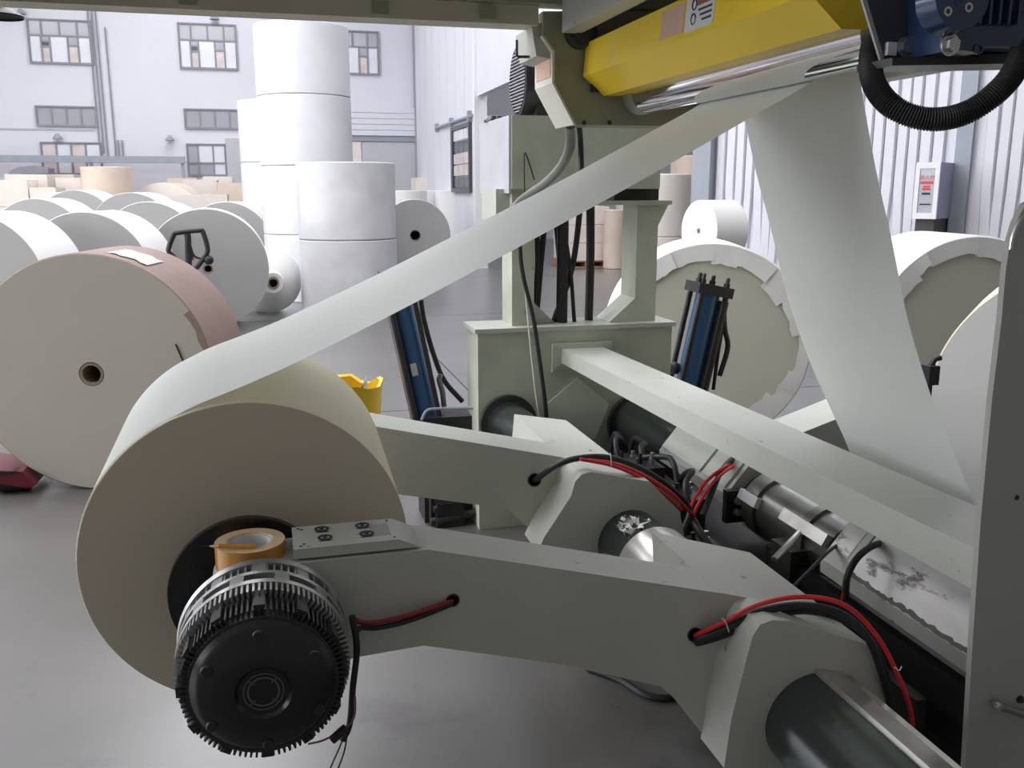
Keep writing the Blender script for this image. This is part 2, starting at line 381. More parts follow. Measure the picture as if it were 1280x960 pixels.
# ================================================================ PAPER ROLLS
def lying_roll(name, label, cx, cy, R, yaw, W, mend, mside, core=0.055, group=None, z=None, wrap=0.0, coremat=CORE):
    """roll lying on its side; (cx, cy) is the centre of the front end, yaw turns its axis clockwise from +Y"""
    z = R if z is None else z
    t = thing(name, label, 'paper roll', (cx, cy, z-R), group, -yaw)
    e = 0.006
    bm = lathe(nb(), [(0.02, core), (0, core+0.004), (0, R-e), (e, R), (W-e, R), (W, R-e), (W, core+0.004), (W-0.02, core)], (0, 0, R), (0, 1, 0), 96, [0, 0, 1, 1, 1, 0, 0])
    obj('wound_paper', bm, [mend, mside], t, world=False)
    c = lathe(nb(), [(0.001, core-0.014), (0.001, core), (W-0.001, core), (W-0.001, core-0.014), (0.001, core-0.014)], (0, 0, R), (0, 1, 0), 32)
    obj('core', c, coremat, t, world=False)
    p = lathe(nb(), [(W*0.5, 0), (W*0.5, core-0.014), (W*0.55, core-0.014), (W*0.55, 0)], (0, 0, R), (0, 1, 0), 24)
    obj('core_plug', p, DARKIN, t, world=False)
    if wrap:
        ww = lathe(nb(), [(wrap, R+0.001), (wrap, R+0.004), (W-wrap, R+0.004), (W-wrap, R+0.001)], (0, 0, R), (0, 1, 0), 96)
        obj('wrapper_band', ww, mside, t, world=False)
    return t
# kraft wrapped roll in front on the left
kr = lying_roll('paper_roll', 'large buff paper roll with brown kraft wrapper on its rim, behind the unwinding roll', -0.975, 5.213, 0.64, 0.21, 0.66, ENDK, KRAFT, 0.062)
tp = nb(); P_ = []
for i in range(7):
    a = math.radians(9+i*3.2)
    for yy in (0.10, 0.36): P_.append(tp.verts.new((math.sin(a)*0.646, yy+0.02*math.sin(i*2.1), 0.64+math.cos(a)*0.646)))
for i in range(6): tp.faces.new([P_[2*i], P_[2*i+1], P_[2*i+3], P_[2*i+2]])
obj('tape_patch', tp, LABELG, kr, label='torn pale tape patch', world=False)
tr_ = nb(); q = []
for i, (a, r0) in enumerate([(58, .600), (63, .606), (68, .610), (73, .600), (78, .612)]):
    a = math.radians(a); q.append((tr_.verts.new((math.sin(a)*r0, -0.004, .64+math.cos(a)*r0)), tr_.verts.new((math.sin(a)*.636, -0.006-0.004*(i % 2), .64+math.cos(a)*.636))))
for i in range(4): tr_.faces.new([q[i][0], q[i+1][0], q[i+1][1], q[i][1]])
obj('torn_edge', tr_, KRAFT, kr, label='torn kraft edge on the end face', world=False)
cl_ = nb(); tube(cl_, [(0.455, -0.003, 0.64+0.16), (0.49, -0.004, 0.64+0.06), (0.52, -0.003, 0.64-0.03)], 0.004, 6)
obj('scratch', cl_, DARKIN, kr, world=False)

def floor_roll(px, top, W, label, R=0.70, yaw=0.23, d=None, mend=ENDG, mside=PAPER, core=0.055, Y=None):
    if Y is None: Y = d
    x = at(px, 300, Y).x
    return lying_roll('paper_roll', label, x, Y, R, yaw, W, mend, mside, core)
lying_roll('paper_roll', 'large grey-ended roll with a white rim just above and behind the kraft-rimmed roll', at(107, 320, 10.6).x, 10.6, 0.69, 0.25, 0.75, ENDG, PAPER, 0.0561)
lying_roll('paper_roll', 'grey-ended roll standing behind the black pallet jack handle', at(259, 320, 11.4).x, 11.4, 0.695, -0.02, 0.62, ENDG, PAPER, 0.0562)
lying_roll('paper_roll', 'roll cut off by the left picture edge behind the kraft-rimmed roll', at(-38, 320, 9.6).x, 9.6, 0.70, 0.28, 0.8, ENDG, PAPER)
lying_roll('paper_roll', 'grey-ended roll in the row behind, partly showing above the leftmost cut-off roll', at(47, 290, 15.0).x, 15.0, 0.74, 0.25, 0.8, ENDG, PAPER)
lying_roll('paper_roll', 'small-looking grey roll in the back row, left of the middle', at(97, 290, 19.0).x, 19.0, 0.80, 0.25, 0.8, ENDG, PAPER)
lying_roll('paper_roll', 'pinkish grey roll in the back row between the two middle rolls', at(166, 290, 17.5).x, 17.5, 0.78, 0.25, 0.8, ENDG, PAPER)
lying_roll('paper_roll', 'pale grey roll half hidden behind the roll with the pallet jack', at(187, 290, 14.2).x, 14.2, 0.72, 0.22, 0.8, ENDG, PAPER)
lying_roll('paper_roll', 'roll at the back whose rim shows left of the thin white stack', at(284, 290, 15.4).x, 15.4, 0.71, 0.2, 0.7, ENDG, PAPER)
lying_roll('paper_roll', 'grey-faced roll with a small black core hole right of the white stacks', at(519, 290, 18.6).x, 18.6, 0.71, 0.12, 0.7, ENDG, PAPER, 0.11)
lying_roll('paper_roll', 'small white roll by the corrugated wall above the torn-wrapped roll', at(874, 268, 7.6).x, 7.6, 0.27, 1.40, 0.34, PAPER, PAPER, 0.022, z=1.245)
sup = nb(); c0 = at(893, 300, 7.6)
for (sx, sy) in ((-.28, -.2), (.28, -.2), (-.28, .2), (.28, .2)): box(sup, c0.x+sx*.5-.03, c0.x+sx*.5+.03, c0.y+sy*.6-.03, c0.y+sy*.6+.03, 0, .93)
rk = thing('storage_rack', 'low stand under the small white roll by the corrugated wall', 'rack', (c0.x, c0.y, 0))
obj('post', sup, GREYC, rk); obj('shelf', bevel(box(nb(), c0.x-.18, c0.x+.18, c0.y-.16, c0.y+.16, .93, .973), 0.005), WOOD, rk)

# telescoped roll beside the stacks
cx = at(338, 380, 12.6)
tl = thing('paper_roll', 'white roll with its core pushed out as a cone, beside the tall stack', 'paper roll', (cx.x, 12.6, 0), None, 0.15)
b = lathe(nb(), [(-0.34, 0.075), (-0.345, 0.085), (-0.345, 0.13), (-0.20, 0.16), (-0.08, 0.30), (0.0, 0.40), (0.02, 0.43), (0.3, 0.43), (0.3, 0.0)], (0, 0, 0.43), (0, 1, 0), 64)
obj('wound_paper', b, PAPER, tl, world=False)
obj('core', lathe(nb(), [(-0.36, 0.052), (-0.36, 0.074), (-0.1, 0.074), (-0.1, 0.0)], (0, 0, 0.43), (0, 1, 0), 32), CORE, tl, world=False)

# upright stacks
def upright(px, Y, R, z0, h, label, group=None, m=WRAPG, name='paper_roll'):
    c = at(px, 300, Y)
    t = thing(name, label, 'paper roll', (c.x, Y, z0), group)
    e = 0.012
    obj('wrapper', lathe(nb(), [(0, 0), (0, R-e), (e, R), (h-e, R), (h, R-e), (h, 0.06)], (0, 0, 0), (0, 0, 1), 64), m, t, world=False)
    sd = nb(); a0 = PI*1.06
    for k in range(2):
        pass
    rr = [(R+0.004)*math.cos(a0), (R+0.004)*math.sin(a0)]
    v = []
    for i in range(5):
        a = a0+i*0.02
        v.append((sd.verts.new(((R+0.003)*math.cos(a), (R+0.003)*math.sin(a), 0.01)), sd.verts.new(((R+0.003)*math.cos(a), (R+0.003)*math.sin(a), h-0.01))))
    for i in range(4): sd.faces.new([v[i][0], v[i+1][0], v[i+1][1], v[i][1]])
    obj('wrapper_seam', sd, m, t, world=False)
    obj('core', lathe(nb(), [(h-0.1, 0.05), (h+0.001, 0.05), (h+0.001, 0.062), (h-0.1, 0.062)], (0, 0, 0), (0, 0, 1), 24), CORE, t, world=False)
    return t
WRAPW = mat('wrapper_white', (0.78, 0.79, 0.82), 0.55, noise=0.05, scale=2, bump=0.1)
for k, lab in enumerate(['lowest roll of the tall white stack, behind the shorter stack', 'second roll up in the tall white stack', 'third roll up in the tall white stack', 'top roll of the tall white four-roll stack']):
    hh_ = at(382, 34, 14.3).z/4; upright(388, 14.3, 0.67, k*hh_, hh_-.007, lab, m=WRAPW)
for k, lab in enumerate(['lower grey-wrapped roll of the two-roll stack', 'upper grey-wrapped roll of the two-roll stack']):
    hh_ = at(436, 203, 12.5).z/2; upright(435, 12.5, 0.64, k*hh_, hh_-.007, lab)
for k, lab in enumerate(['bottom roll of the thin bright stack left of the tall one', 'middle roll of the thin bright stack left of the tall one', 'top roll of the thin bright stack left of the tall one']):
    hh_ = at(330, 127, 17.2).z/3; upright(357, 17.2, 0.70, k*hh_, hh_-.007, lab, m=WRAPW)

# ---- rolls with torn white wrapping on the right
def torn_roll(label, cx, cy, R, yaw, W, seed):
    rnd = random.Random(seed)
    t = lying_roll('paper_roll', label, cx, cy, R, yaw, W, ENDL, PAPER, 0.05, wrap=0.0)
    n = 17; edges = [0]
    for i in range(n): edges.append(edges[-1]+0.5+rnd.random()*1.2)
    sc = 2*PI/edges[-1]
    for i in range(n):
        a0, a1 = edges[i]*sc, edges[i+1]*sc+0.02
        d0 = 0.118+rnd.uniform(-.012, .012)+(.035 if i % 5 == 2 else 0)-(.03 if i % 7 == 4 else 0); sk = rnd.uniform(-.018, .018); lift = 0.003+0.006*(i % 2)+rnd.random()*.004
        b = nb(); m = 5; rows = []
        for j in range(m+1):
            u = j/m; a = a0+(a1-a0)*u; dd = d0+sk*u+rnd.uniform(-.007, .007)
            sa = a+rnd.uniform(-.01, .01)
            rows.append([b.verts.new((math.sin(a_)*r, y, R+math.cos(a_)*r)) for r, y, a_ in ((R+0.004, 0.12, a), (R+0.004, 0.004, a), (R-0.006, -0.006-lift*.3, a), (R-dd, -0.006-lift*(.6+.8*u), sa))])
        for A_, B_ in zip(rows, rows[1:]):
            for q in range(3): b.faces.new([A_[q], A_[q+1], B_[q+1], B_[q]])
        o = obj('wrapper_flap', b, SCRAP, t, world=False, smooth=False)
    obj('wrapper_band', lathe(nb(), [(0.11, R+0.001), (0.11, R+0.005), (W, R+0.005), (W, R+0.001)], (0, 0, R), (0, 1, 0), 96), PAPER, t, world=False)
torn_roll('large roll with ragged white wrapper folded over its face, behind the blue cylinder', 2.634, 5.265, 0.64, 0.33, 0.62, 3)
c2 = at(1214, 400, 4.9)
torn_roll('large torn-wrapped roll at the right, under the white wall cabinet', c2.x-0.02, 4.9, 0.66, 0.12, 0.62, 11)
# big cream roll standing behind the web on the right
br = lying_roll('paper_roll', 'cream-white roll face showing between the downward web and the grey side panel', 3.321, 3.031, 0.66, 0.8, 0.6, PAPER, CREAM, 0.05)
vb = nb(); p = at(1163, 466, 3.22)
box(vb, p.x-.02, p.x+.03, 3.2, 3.26, p.z-.05, p.z+.03); tube(vb, [(p.x, 3.23, p.z), (p.x+.02, 3.23, p.z+.05), (p.x+.05, 3.23, p.z+.06)], 0.012)
box(vb, p.x-.012, p.x+.012, 3.215, 3.245, 0, p.z-.04)
bk = thing('clamp_stand', 'small black clamp on a post beside the cream roll at right', 'clamp', (p.x, 3.23, 0))
obj('clamp', vb, BLACK, bk)

# ================================================================ UNWINDING ROLL AND WEBS
RC = (-0.083, 0.844); RR = 0.3355; Y0, Y1 = 1.90, 2.45; TZ, TR_ = 0.018, 0.009   # axis rises and the roll widens a little towards its far end
ur = thing('unwinding_roll', 'cream paper roll held on the near arm, feeding the upward web', 'paper roll', (RC[0], Y0, 0))
obj('wound_paper', lathe(nb(), [(0, 0.05), (0, RR-0.002), (0.002, RR), (Y1-Y0-0.002, RR+TR_), (Y1-Y0, RR+TR_-0.002), (Y1-Y0, 0.05)], (RC[0], Y0, RC[1]), (0, Y1-Y0, TZ), 160, [0, 0, 1, 0, 0]), [ENDC, CREAM], ur)
obj('core', lathe(nb(), [(-0.02, 0.0), (-0.02, 0.049), (0.36, 0.049), (0.36, 0.0)], (RC[0], Y0+0.04, RC[1]), (0, 1, 0), 32), CORE, ur)

def strip(name, prof, y0, y1, m, label, cat, th=0.0012, far=None):
    b = nb(); rows = []
    P = cr([(x, 0, z) for x, z in prof], 10); Q = cr([(x, 0, z) for x, z in (far or prof)], 10)
    for v, u in zip(P, Q): rows.append([b.verts.new((v.x+(u.x-v.x)*q/6, y0+(y1-y0)*q/6, v.z+(u.z-v.z)*q/6)) for q in range(7)])
    for A_, B_ in zip(rows, rows[1:]):
        for q in range(6): b.faces.new([A_[q], A_[q+1], B_[q+1], B_[q]])
    return tag(obj(name, b, m), label, cat)
RO = (1.155, 1.893); rr_ = 0.058                                    # the chrome roller
def wprof(Rw, dz0):
    p = []
    for k in range(12): a = math.radians(176-(176-113)*k/11); p.append((RC[0]+Rw*math.cos(a), RC[1]+dz0+Rw*math.sin(a)))
    for (x, z) in ((-0.167, 1.177), (-.06, 1.217), (0.048, 1.262), (.25, 1.356), (.46, 1.460), (.737, 1.600), (.92, 1.697), (1.06, 1.772), (1.14, 1.815)):
        p.append((x, z+(dz0+Rw-RR-.0015)*(1.14-x)/1.3))
    for a in (-63, -45, -25, -5, 10): a = math.radians(a); p.append((RO[0]+(rr_+.002)*math.cos(a), RO[1]+(rr_+.002)*math.sin(a)))
    p.append((RO[0]+rr_-0.003, RO[1]+0.12)); p.append((RO[0]+rr_-0.01, RO[1]+0.3))
    return p
strip('paper_web', wprof(RR+.0015, 0), Y0+0.003, Y1+0.015, WEBM, 'long white paper web climbing from the cream roll up to the chrome roller', 'paper web', far=wprof(RR+TR_+.0015, TZ))
rp = [(1.245, 2.2), (1.26, 2.0), (1.285, 1.88), (1.301, 1.82), (1.354, 1.646), (1.410, 1.49), (1.475, 1.295), (1.562, 1.10), (1.641, 0.955), (1.703, 0.845), (1.758, 0.745), (1.84, 0.62), (1.95, 0.52)]
strip('paper_web', rp, Y0, 2.45, WEBM, 'greenish white paper web hanging down at right behind the square beam', 'paper web')

# ================================================================ MACHINE
# ---- swing arms
def arm(label, Yn, Yb, topp, botp, hubf, Yh, ridge_top, Yback, hole, kind):
    t = thing('swing_arm', label, 'machine arm', (1.03, Yn, 0))
    poly = xz(topp+botp, Yn)
    obj('arm_beam', bevel(prism(nb(), poly, Yn, Yb), 0.004, 2), GREEN, t)
    hp = xz(hubf, Yh)
    obj('hub_block', bevel(prism(nb(), hp, Yh, Yn+0.002), 0.006, 2), GREEN, t)
    rp_ = xz(ridge_top, Yn)
    obj('hub_housing', bevel(prism(nb(), rp_, Yn+0.001, Yback), 0.005, 2), GREEN, t)
    hx = at(hole[0], hole[1], Yn)
    obj('cable_hole', lathe(nb(), [(0.0, 0.0), (0.0, hole[2]*0.8), (-0.003, hole[2]*0.85), (-0.003, hole[2]), (0.004, hole[2])], (hx.x, Yn, hx.z), (0, 1, 0), 24), BLACK, t)
    return t
YN = 1.62
a1 = arm('near pale green swing arm carrying the black brake and the tape roll', YN, 1.753,
         [(262, 745), (272, 724), (290, 713), (536, 687), (905, 742)], [(905, 950), (868, 905), (842, 872), (826, 858), (700, 830), (530, 807), (443, 822), (330, 862), (285, 850), (265, 800)],
         [(905, 960), (914, 900), (934, 820), (941, 795), (950, 781), (966, 775), (990, 777), (1088, 807), (1102, 830), (1110, 900), (1100, 975)], 1.515,
         [(900, 741), (1040, 768), (1090, 835), (1100, 960), (905, 950)], 1.98, (868, 793, 0.016), 0)
# chuck carrier and the ribbed cover plate on the first arm
pa, pb = at(367, 697, YN), at(519, 682, YN)
dv = Vector((pb.x-pa.x, 0, pb.z-pa.z)); Lp = dv.length; dv.normalize(); up_ = Vector((-dv.z, 0, dv.x))
MP = Matrix(((dv.x, 0, up_.x, pa.x), (0, 1, 0, YN), (dv.z, 0, up_.z, pa.z), (0, 0, 0, 1)))
b = nb(); base_z = -0.006
for (x0, x1, h) in ((0, Lp-0.02, 0.016),): pass
pl = [(0, base_z), (0, 0.013), (Lp-0.03, 0.013), (Lp+0.012, base_z)]
vv = [[b.verts.new(MP @ Vector((x, y, z))) for x, z in pl] for y in (0.006, 0.122)]
b.faces.new(vv[0]); b.faces.new(vv[1][::-1])
for i in range(4): b.faces.new([vv[0][i], vv[1][i], vv[1][(i+1) % 4], vv[0][(i+1) % 4]])
cov = obj('cover_plate', bevel(b, 0.002, 1), GREEN, a1, label='bevelled cover plate on top of the arm')
for (u, v_) in ((0.25, 0.80), (0.25, 0.42), (0.60, 0.80), (0.60, 0.42)):
    c_ = MP @ Vector((Lp*u+0.004*(v_ < .5), 0.122*v_, 0.0125))
    b = nb(); lathe(b, [(0, 0.0140), (0.002, 0.0140), (0.002, 0.009), (0, 0.009)], c_, up_, 20)
    cyl(b, c_+Vector((0,0,.0)), c_+up_*.003, .004, 10); box(b, -0.013, 0.013, -0.016, -0.0145, 0.0, 0.0015, M=Matrix.Translation(c_)); box(b, -0.009, 0.009, -0.018, -0.0165, 0, 0.0015, M=Matrix.Translation(c_))
    k_ = obj('stamped_emblem', b, INK, cov)
b = nb()
for q in range(9):
    box(b, Lp*0.66+0.004*q, Lp*0.66+0.004*q+0.003, 0.035+0.004*math.sin(q*2), 0.10-0.006*math.cos(q*3), 0.013, 0.0134, M=MP)
obj('rubbed_print', b, mat('rubbed_grey', (.33, .33, .31), .5), cov)
b = nb()
for (u, v_) in ((0.05, 0.9), (0.08, 0.84), (0.06, 0.14), (0.09, 0.22), (0.82, 0.9), (0.84, 0.16)):
    c_ = MP @ Vector((Lp*u, 0.122*v_, 0.012)); lathe(b, [(0, 0), (0.002, 0.003), (0.002, 0)], c_, up_, 10)
obj('screw', b, GREASE, cov)
b = lathe(nb(), [(0, 0.06), (0, 0.154), (0.012, 0.156), (0.025, 0.150), (0.025, 0.10), (0.10, 0.10), (0.10, 0.05)], (-0.08, 1.77, 0.822), (0, 1, 0), 72)
obj('chuck_disc', b, BLACKG, a1, label='round black chuck disc')
hx2 = at(566, 750, YN)
obj('cable_hole', lathe(nb(), [(0, 0), (0, 0.009), (-0.003, 0.010), (-0.003, 0.013), (0.003, 0.013)], (hx2.x, YN, hx2.z), (0, 1, 0), 20), BLACK, a1)

Y2 = 2.68
a2 = arm('far pale green swing arm behind the cream roll', Y2, Y2+0.18,
         [(300, 520), (330, 511), (463, 532), (705, 572)], [(705, 690), (680, 680), (655, 655), (635, 636), (620, 634), (507, 619), (400, 605), (320, 600), (300, 570)],
         [(672, 690), (680, 672), (714, 620), (719, 602), (727, 593), (738, 590), (812, 602), (850, 640), (860, 700)], 2.53,
         [(702, 572), (778, 580), (822, 640), (826, 700), (690, 690)], 2.68*1.223, (668, 600, 0.022), 1)
# core shaft between roll and far arm
obj('chuck_shaft', cyl(nb(), (RC[0], Y1-0.02, RC[1]), (RC[0], Y2+0.01, RC[1]), 0.045), NICKEL, a2)

# far arm of the right hand station
a3 = thing('swing_arm', 'right hand swing arm showing behind the square beam and the hanging web', 'machine arm', (1.8, 2.9, 0))
poly = xz([(960, 560), (1000, 542), (1045, 524), (1098, 502), (1112, 620), (1090, 660), (960, 680)], 2.9)
obj('arm_beam', bevel(prism(nb(), poly, 2.9, 3.10), 0.004), GREEN, a3)

# ---- slide shafts
SL = (1.03, 0.525); SR = (1.68, 0.50)
sh = thing('slide_shaft', 'left dark slide shaft passing through both arm hubs', 'shaft', (SL[0], 1.0, 0))
obj('shaft', lathe(nb(), [(0, 0), (0, 0.100), (0.006, 0.106), (3.14, 0.106), (3.14, 0)], (SL[0], 0.98, SL[1]), (0, 1, 0), 64), STEEL, sh)
def radial_box(bm, c, ang, r0, r1, hw, y0, y1):
    u = Vector((math.cos(ang), 0, math.sin(ang))); w2 = Vector((-u.z, 0, u.x)); M = Matrix(((w2.x, 0, u.x, c[0]), (0, 1, 0, 0), (w2.z, 0, u.z, c[1]), (0, 0, 0, 1)))
    return box(bm, -hw, hw, y0, y1, r0, r1, M=M)
obj('key_strip', bevel(radial_box(nb(), SL, math.radians(74), 0.09, 0.113, 0.030, 0.98, 1.514), 0.003), BRIGHT, sh, label='flat bright key strip')
obj('key_strip', bevel(radial_box(nb(), SL, math.radians(36), 0.09, 0.122, 0.022, 0.98, 1.514), 0.003), BRIGHT, sh, label='flat bright key strip')
obj('collar', lathe(nb(), [(0, 0.106), (0, 0.1355), (0.03, 0.1355), (0.03, 0.106)], (SL[0], 4.065, SL[1]), (0, 1, 0), 48), GREASE, sh)
cb = nb(); lathe(cb, [(0, 0.1065), (0, 0.118), (0.35, 0.118), (0.35, 0.1065)], (SL[0], 1.985, SL[1]+0.004), (0, 1, 0), 48)
obj('sleeve', cb, BRIGHT, sh, label='bright aluminium sleeve with rubbed edge')
sc = nb(); rnd = random.Random(5)
for k in range(26):
    a = math.radians(95+rnd.random()*38); r = 0.110+rnd.random()*0.012; yy = 2.36+rnd.random()*0.10
    c_ = Vector((SL[0]+r*math.cos(a), yy, SL[1]+r*math.sin(a))); s3 = 0.012+rnd.random()*0.012
    vs = [sc.verts.new(c_+Vector((rnd.uniform(-1, 1), rnd.uniform(-1, 1), rnd.uniform(-.5, 1)))*s3) for _ in range(4)]
    sc.faces.new(vs[:3]); sc.faces.new(vs[1:])
so = tag(obj('paper_scraps', sc, SCRAP, smooth=False), 'white crumpled paper scraps lying on the left shaft', 'paper scraps', kind='stuff')

sr = thing('slide_shaft', 'right dark slide shaft with sleeves under the square beam', 'shaft', (SR[0], 1.56, 0))
obj('shaft', lathe(nb(), [(0, 0), (0, 0.095), (2.56, 0.095), (2.56, 0)], (SR[0], 1.56, SR[1]), (0, 1, 0), 48), STEEL, sr)
obj('collar', lathe(nb(), [(0, 0.095), (0, 0.150), (0.03, 0.150), (0.03, 0.095)], (SR[0], 4.068, SR[1]-0.02), (0, 1, 0), 48), GREASE, sr)
obj('shaft_cover', lathe(nb(), [(0, 0.096), (0, 0.130), (0.60, 0.130), (0.60, 0.096)], (SR[0], 3.462, SR[1]-.01), (0, 1, 0), 48), STEEL, sr)
def octo(c, r, rot=0, n=8, sx=1.0): return [(c[0]+r*sx*math.cos(rot+2*PI*i/n), c[1]+r*math.sin(rot+2*PI*i/n)) for i in range(n)]
BP = [(-.055, .148), (.09, .148), (.15, .06), (.15, -.02), (.06, -.055), (-.10, -.045), (-.152, -.012), (-.152, .030)]
BP = [(SR[0]+x, SR[1]+z) for x, z in BP]
b = bevel(prism(nb(), BP, 2.86, 3.46), 0.004)
obj('sleeve_block', b, GREEN, sr, label='eight-sided pale green sleeve block')
def face_box(b, y0, y1):
    P0, P1 = Vector((BP[0][0], 0, BP[0][1])), Vector((BP[7][0], 0, BP[7][1])); d_ = (P1-P0); n_ = Vector((d_.z, 0, -d_.x)).normalized(); n_ = -n_ if n_.x > 0 else n_
    a_, c_ = P0+d_*.14, P0+d_*.88
    prism(b, [((a_-n_*.002).x, (a_-n_*.002).z), ((c_-n_*.002).x, (c_-n_*.002).z), ((c_+n_*.010).x, (c_+n_*.010).z), ((a_+n_*.010).x, (a_+n_*.010).z)], y0, y1)
b = nb(); face_box(b, 2.885, 3.07)
obj('sleeve_pad', bevel(b, 0.004), GREEN, sr)
b = nb(); face_box(b, 3.09, 3.445)
obj('sleeve_pad', bevel(b, 0.004), GREEN, sr)
for (y0, y1, r) in ((2.30, 2.42, 0.105), (2.42, 2.46, 0.116), (2.46, 2.72, 0.108), (2.72, 2.80, 0.120)):
    obj('bearing_ring', bevel(lathe(nb(), [(0, 0.094), (0, r), (y1-y0, r), (y1-y0, 0.094)], (SR[0]-.005, y0, SR[1]+0.005), (0, 1, 0), 48), 0.002, 1), MIDST if r < .11 else DARKST, sr)
b = nb(); radial_box(b, SR, math.radians(150), 0.10, 0.135, 0.020, 2.30, 2.55)
obj('clamp_bar', bevel(b, 0.003), BRIGHT, sr)
b = nb(); radial_box(b, SR, math.radians(158), 0.10, 0.135, 0.018, 2.70, 2.82)
obj('sensor', bevel(b, 0.003), LABELW, sr, label='small white and blue sensor block')
b = bevel(prism(nb(), BP, 1.466, 2.26), 0.005)
wb = obj('sleeve_block', b, GREEN, sr, label='eight-sided sleeve block with paint scraped to metal')
def face_pad(name, u0, u1, y0, y1, th, m, ragged=0.0, par=None):
    P0, P1 = Vector((BP[0][0], 0, BP[0][1])), Vector((BP[7][0], 0, BP[7][1])); d_ = P1-P0; n_ = Vector((d_.z, 0, -d_.x)).normalized()
    if n_.x > 0: n_ = -n_
    rnd_ = random.Random(4); b_ = nb(); N_ = 64; lo, hi = [], []
    for k_ in range(N_+1):
        y_ = y0+(y1-y0)*k_/N_; a_ = P0+d_*(u0+rnd_.uniform(0, ragged*.5)); c_ = P0+d_*(u1-rnd_.uniform(0, ragged))
        lo.append(b_.verts.new((a_.x+n_.x*th, y_, a_.z+n_.z*th))); hi.append(b_.verts.new((c_.x+n_.x*th, y_, c_.z+n_.z*th)))
    for k_ in range(N_): b_.faces.new([lo[k_], lo[k_+1], hi[k_+1], hi[k_]])
    return obj(name, b_, m, par or sr)
face_pad('chipped_primer', 0.02, 1.0, 1.466, 2.14, .0012, mat('chipped_primer_dark', (.09, .085, .08), .5, noise=.3, scale=15), 0.03)
face_pad('scraped_metal', 0.04, 0.93, 1.466, 2.13, .0024, WORN, 0.06)
face_pad('scraped_metal', 0.10, 0.75, 2.17, 2.255, .0020, WORN, 0.08)

# ---- square tie beam
tb = thing('tie_beam', 'pale green square tie beam running from the base box to the right side panel', 'beam', (1.4, 2.8, 0.78))
b = nb()
ends = [(4.085, 1.290, 1.497, 0.868, 0.800), (1.466, 1.396, 1.603, 0.862, 0.773)]
rows = [[b.verts.new((x, y, z)) for x, z in ((x0, zt), (x1, zt), (x1, zb), (x0, zb))] for (y, x0, x1, zt, zb) in ends]
b.faces.new(rows[0]); b.faces.new(rows[1][::-1])
for i in range(4): b.faces.new([rows[0][i], rows[1][i], rows[1][(i+1) % 4], rows[0][(i+1) % 4]])
obj('beam', bevel(b, 0.004), GREEN, tb)
fp_ = obj('flange', bevel(box(nb(), 1.245, 1.545, 4.082, 4.098, 0.755, 0.895), 0.003), GREEND, tb)
for (x, z) in ((1.265, 0.875), (1.525, 0.875), (1.265, 0.775), (1.525, 0.775)):
    obj('bolt', bolt(nb(), (x, 4.082, z), (0, -1, 0)), NICKEL, fp_)

# ---- base box with its columns
mb = thing('machine_base', 'far green machine frame with base box, two columns and top box', 'machine', (1.36, 4.2, 0))
obj('base_box', bevel(box(nb(), 0.89, 1.855, 4.10, 4.34, 0, 0.955), 0.004), GREEND, mb)
obj('base_top_plate', bevel(box(nb(), 0.875, 1.87, 4.085, 4.36, 0.955, 0.975), 0.003), GREEN, mb)
dm = nb(); c_ = (1.37, 0.60)
prism(dm, xz([(722, 472), (762, 505), (744, 548), (688, 552), (684, 505)], 4.092), 4.092, 4.1)
obj('diamond_patch', dm, mat('pale_green_patch', (.66, .72, .60), .45, noise=.04, spots=(.2, .2, .17), spot_amt=.28, spot_scale=18), mb, label='lighter diamond-shaped patch')  # paler five-sided patch on the front of the base box
zt = at(700, 236, 4.1).z; zq = at(700, 145, 4.1).z
xa0, xa1 = at(640, 350, 4.15).x, at(665, 350, 4.15).x
obj('column', bevel(box(nb(), xa0, xa1+.01, 4.15, 4.34, 0.975, zt), 0.003), GREEND, mb)
obj('gusset', prism(nb(), [(xa1+.009, 0.976), (xa1+.13, 0.976), (xa1+.009, 1.09)], 4.2, 4.22), GREEN, mb)
xb0, xb1 = at(795, 330, 4.15).x, at(821, 330, 4.15).x; zb_ = at(800, 256, 4.15).z
obj('column', bevel(box(nb(), xb0, xb1, 4.15, 4.34, 0.975, zb_), 0.003), GREEND, mb)
obj('gusset', prism(nb(), [(xb0+.001, 0.976), (xb0-.13, 0.976), (xb0+.001, 1.09)], 4.15, 4.34), GREEND, mb)
obj('gusset', prism(nb(), [(xb1-.001, zb_), (xb1+.05, zb_), (xb1-.001, zb_-.10)], 4.15, 4.34), GREEND, mb)
obj('column_cap', box(nb(), xb0-.20, xb1+.06, 4.13, 4.36, zb_, zb_+.02), GREEND, mb)
obj('column_top', prism(nb(), [(xb0-.1, zb_+.02), (xb1+.02, zb_+.02), (xb1+.02, zt+.01), (xb0-.1, zt+.01)], 4.2, 4.34), GREASE, mb)
xt0 = at(640, 190, 4.1).x
obj('top_box', bevel(box(nb(), xt0, at(826, 200, 4.1).x, 4.1, 4.72, zt, zq), 0.004), GREEND, mb)
obj('lit_side_face', bevel(box(nb(), xt0-.012, xt0-.001, 4.11, 4.71, zt-.02, zq), 0.002), mat('lit_side_grey', (.5, .5, .54), .5), mb, label='left side of the top box, coloured paler as if daylit')  # daylight from the left is put into this side's paler colour
b = nb(); q0 = at(630, 262, 4.25); box(b, q0.x-.05, q0.x+.06, 4.2, 4.5, q0.z-.05, zt-.001); obj('bracket', bevel(b, .01), GREEN, mb)
q0 = at(609, 243, 4.55); obj('vent', box(nb(), q0.x-.0, q0.x+.05, 4.5, 4.6, zt-.08, zt-.021), GREASE, mb)
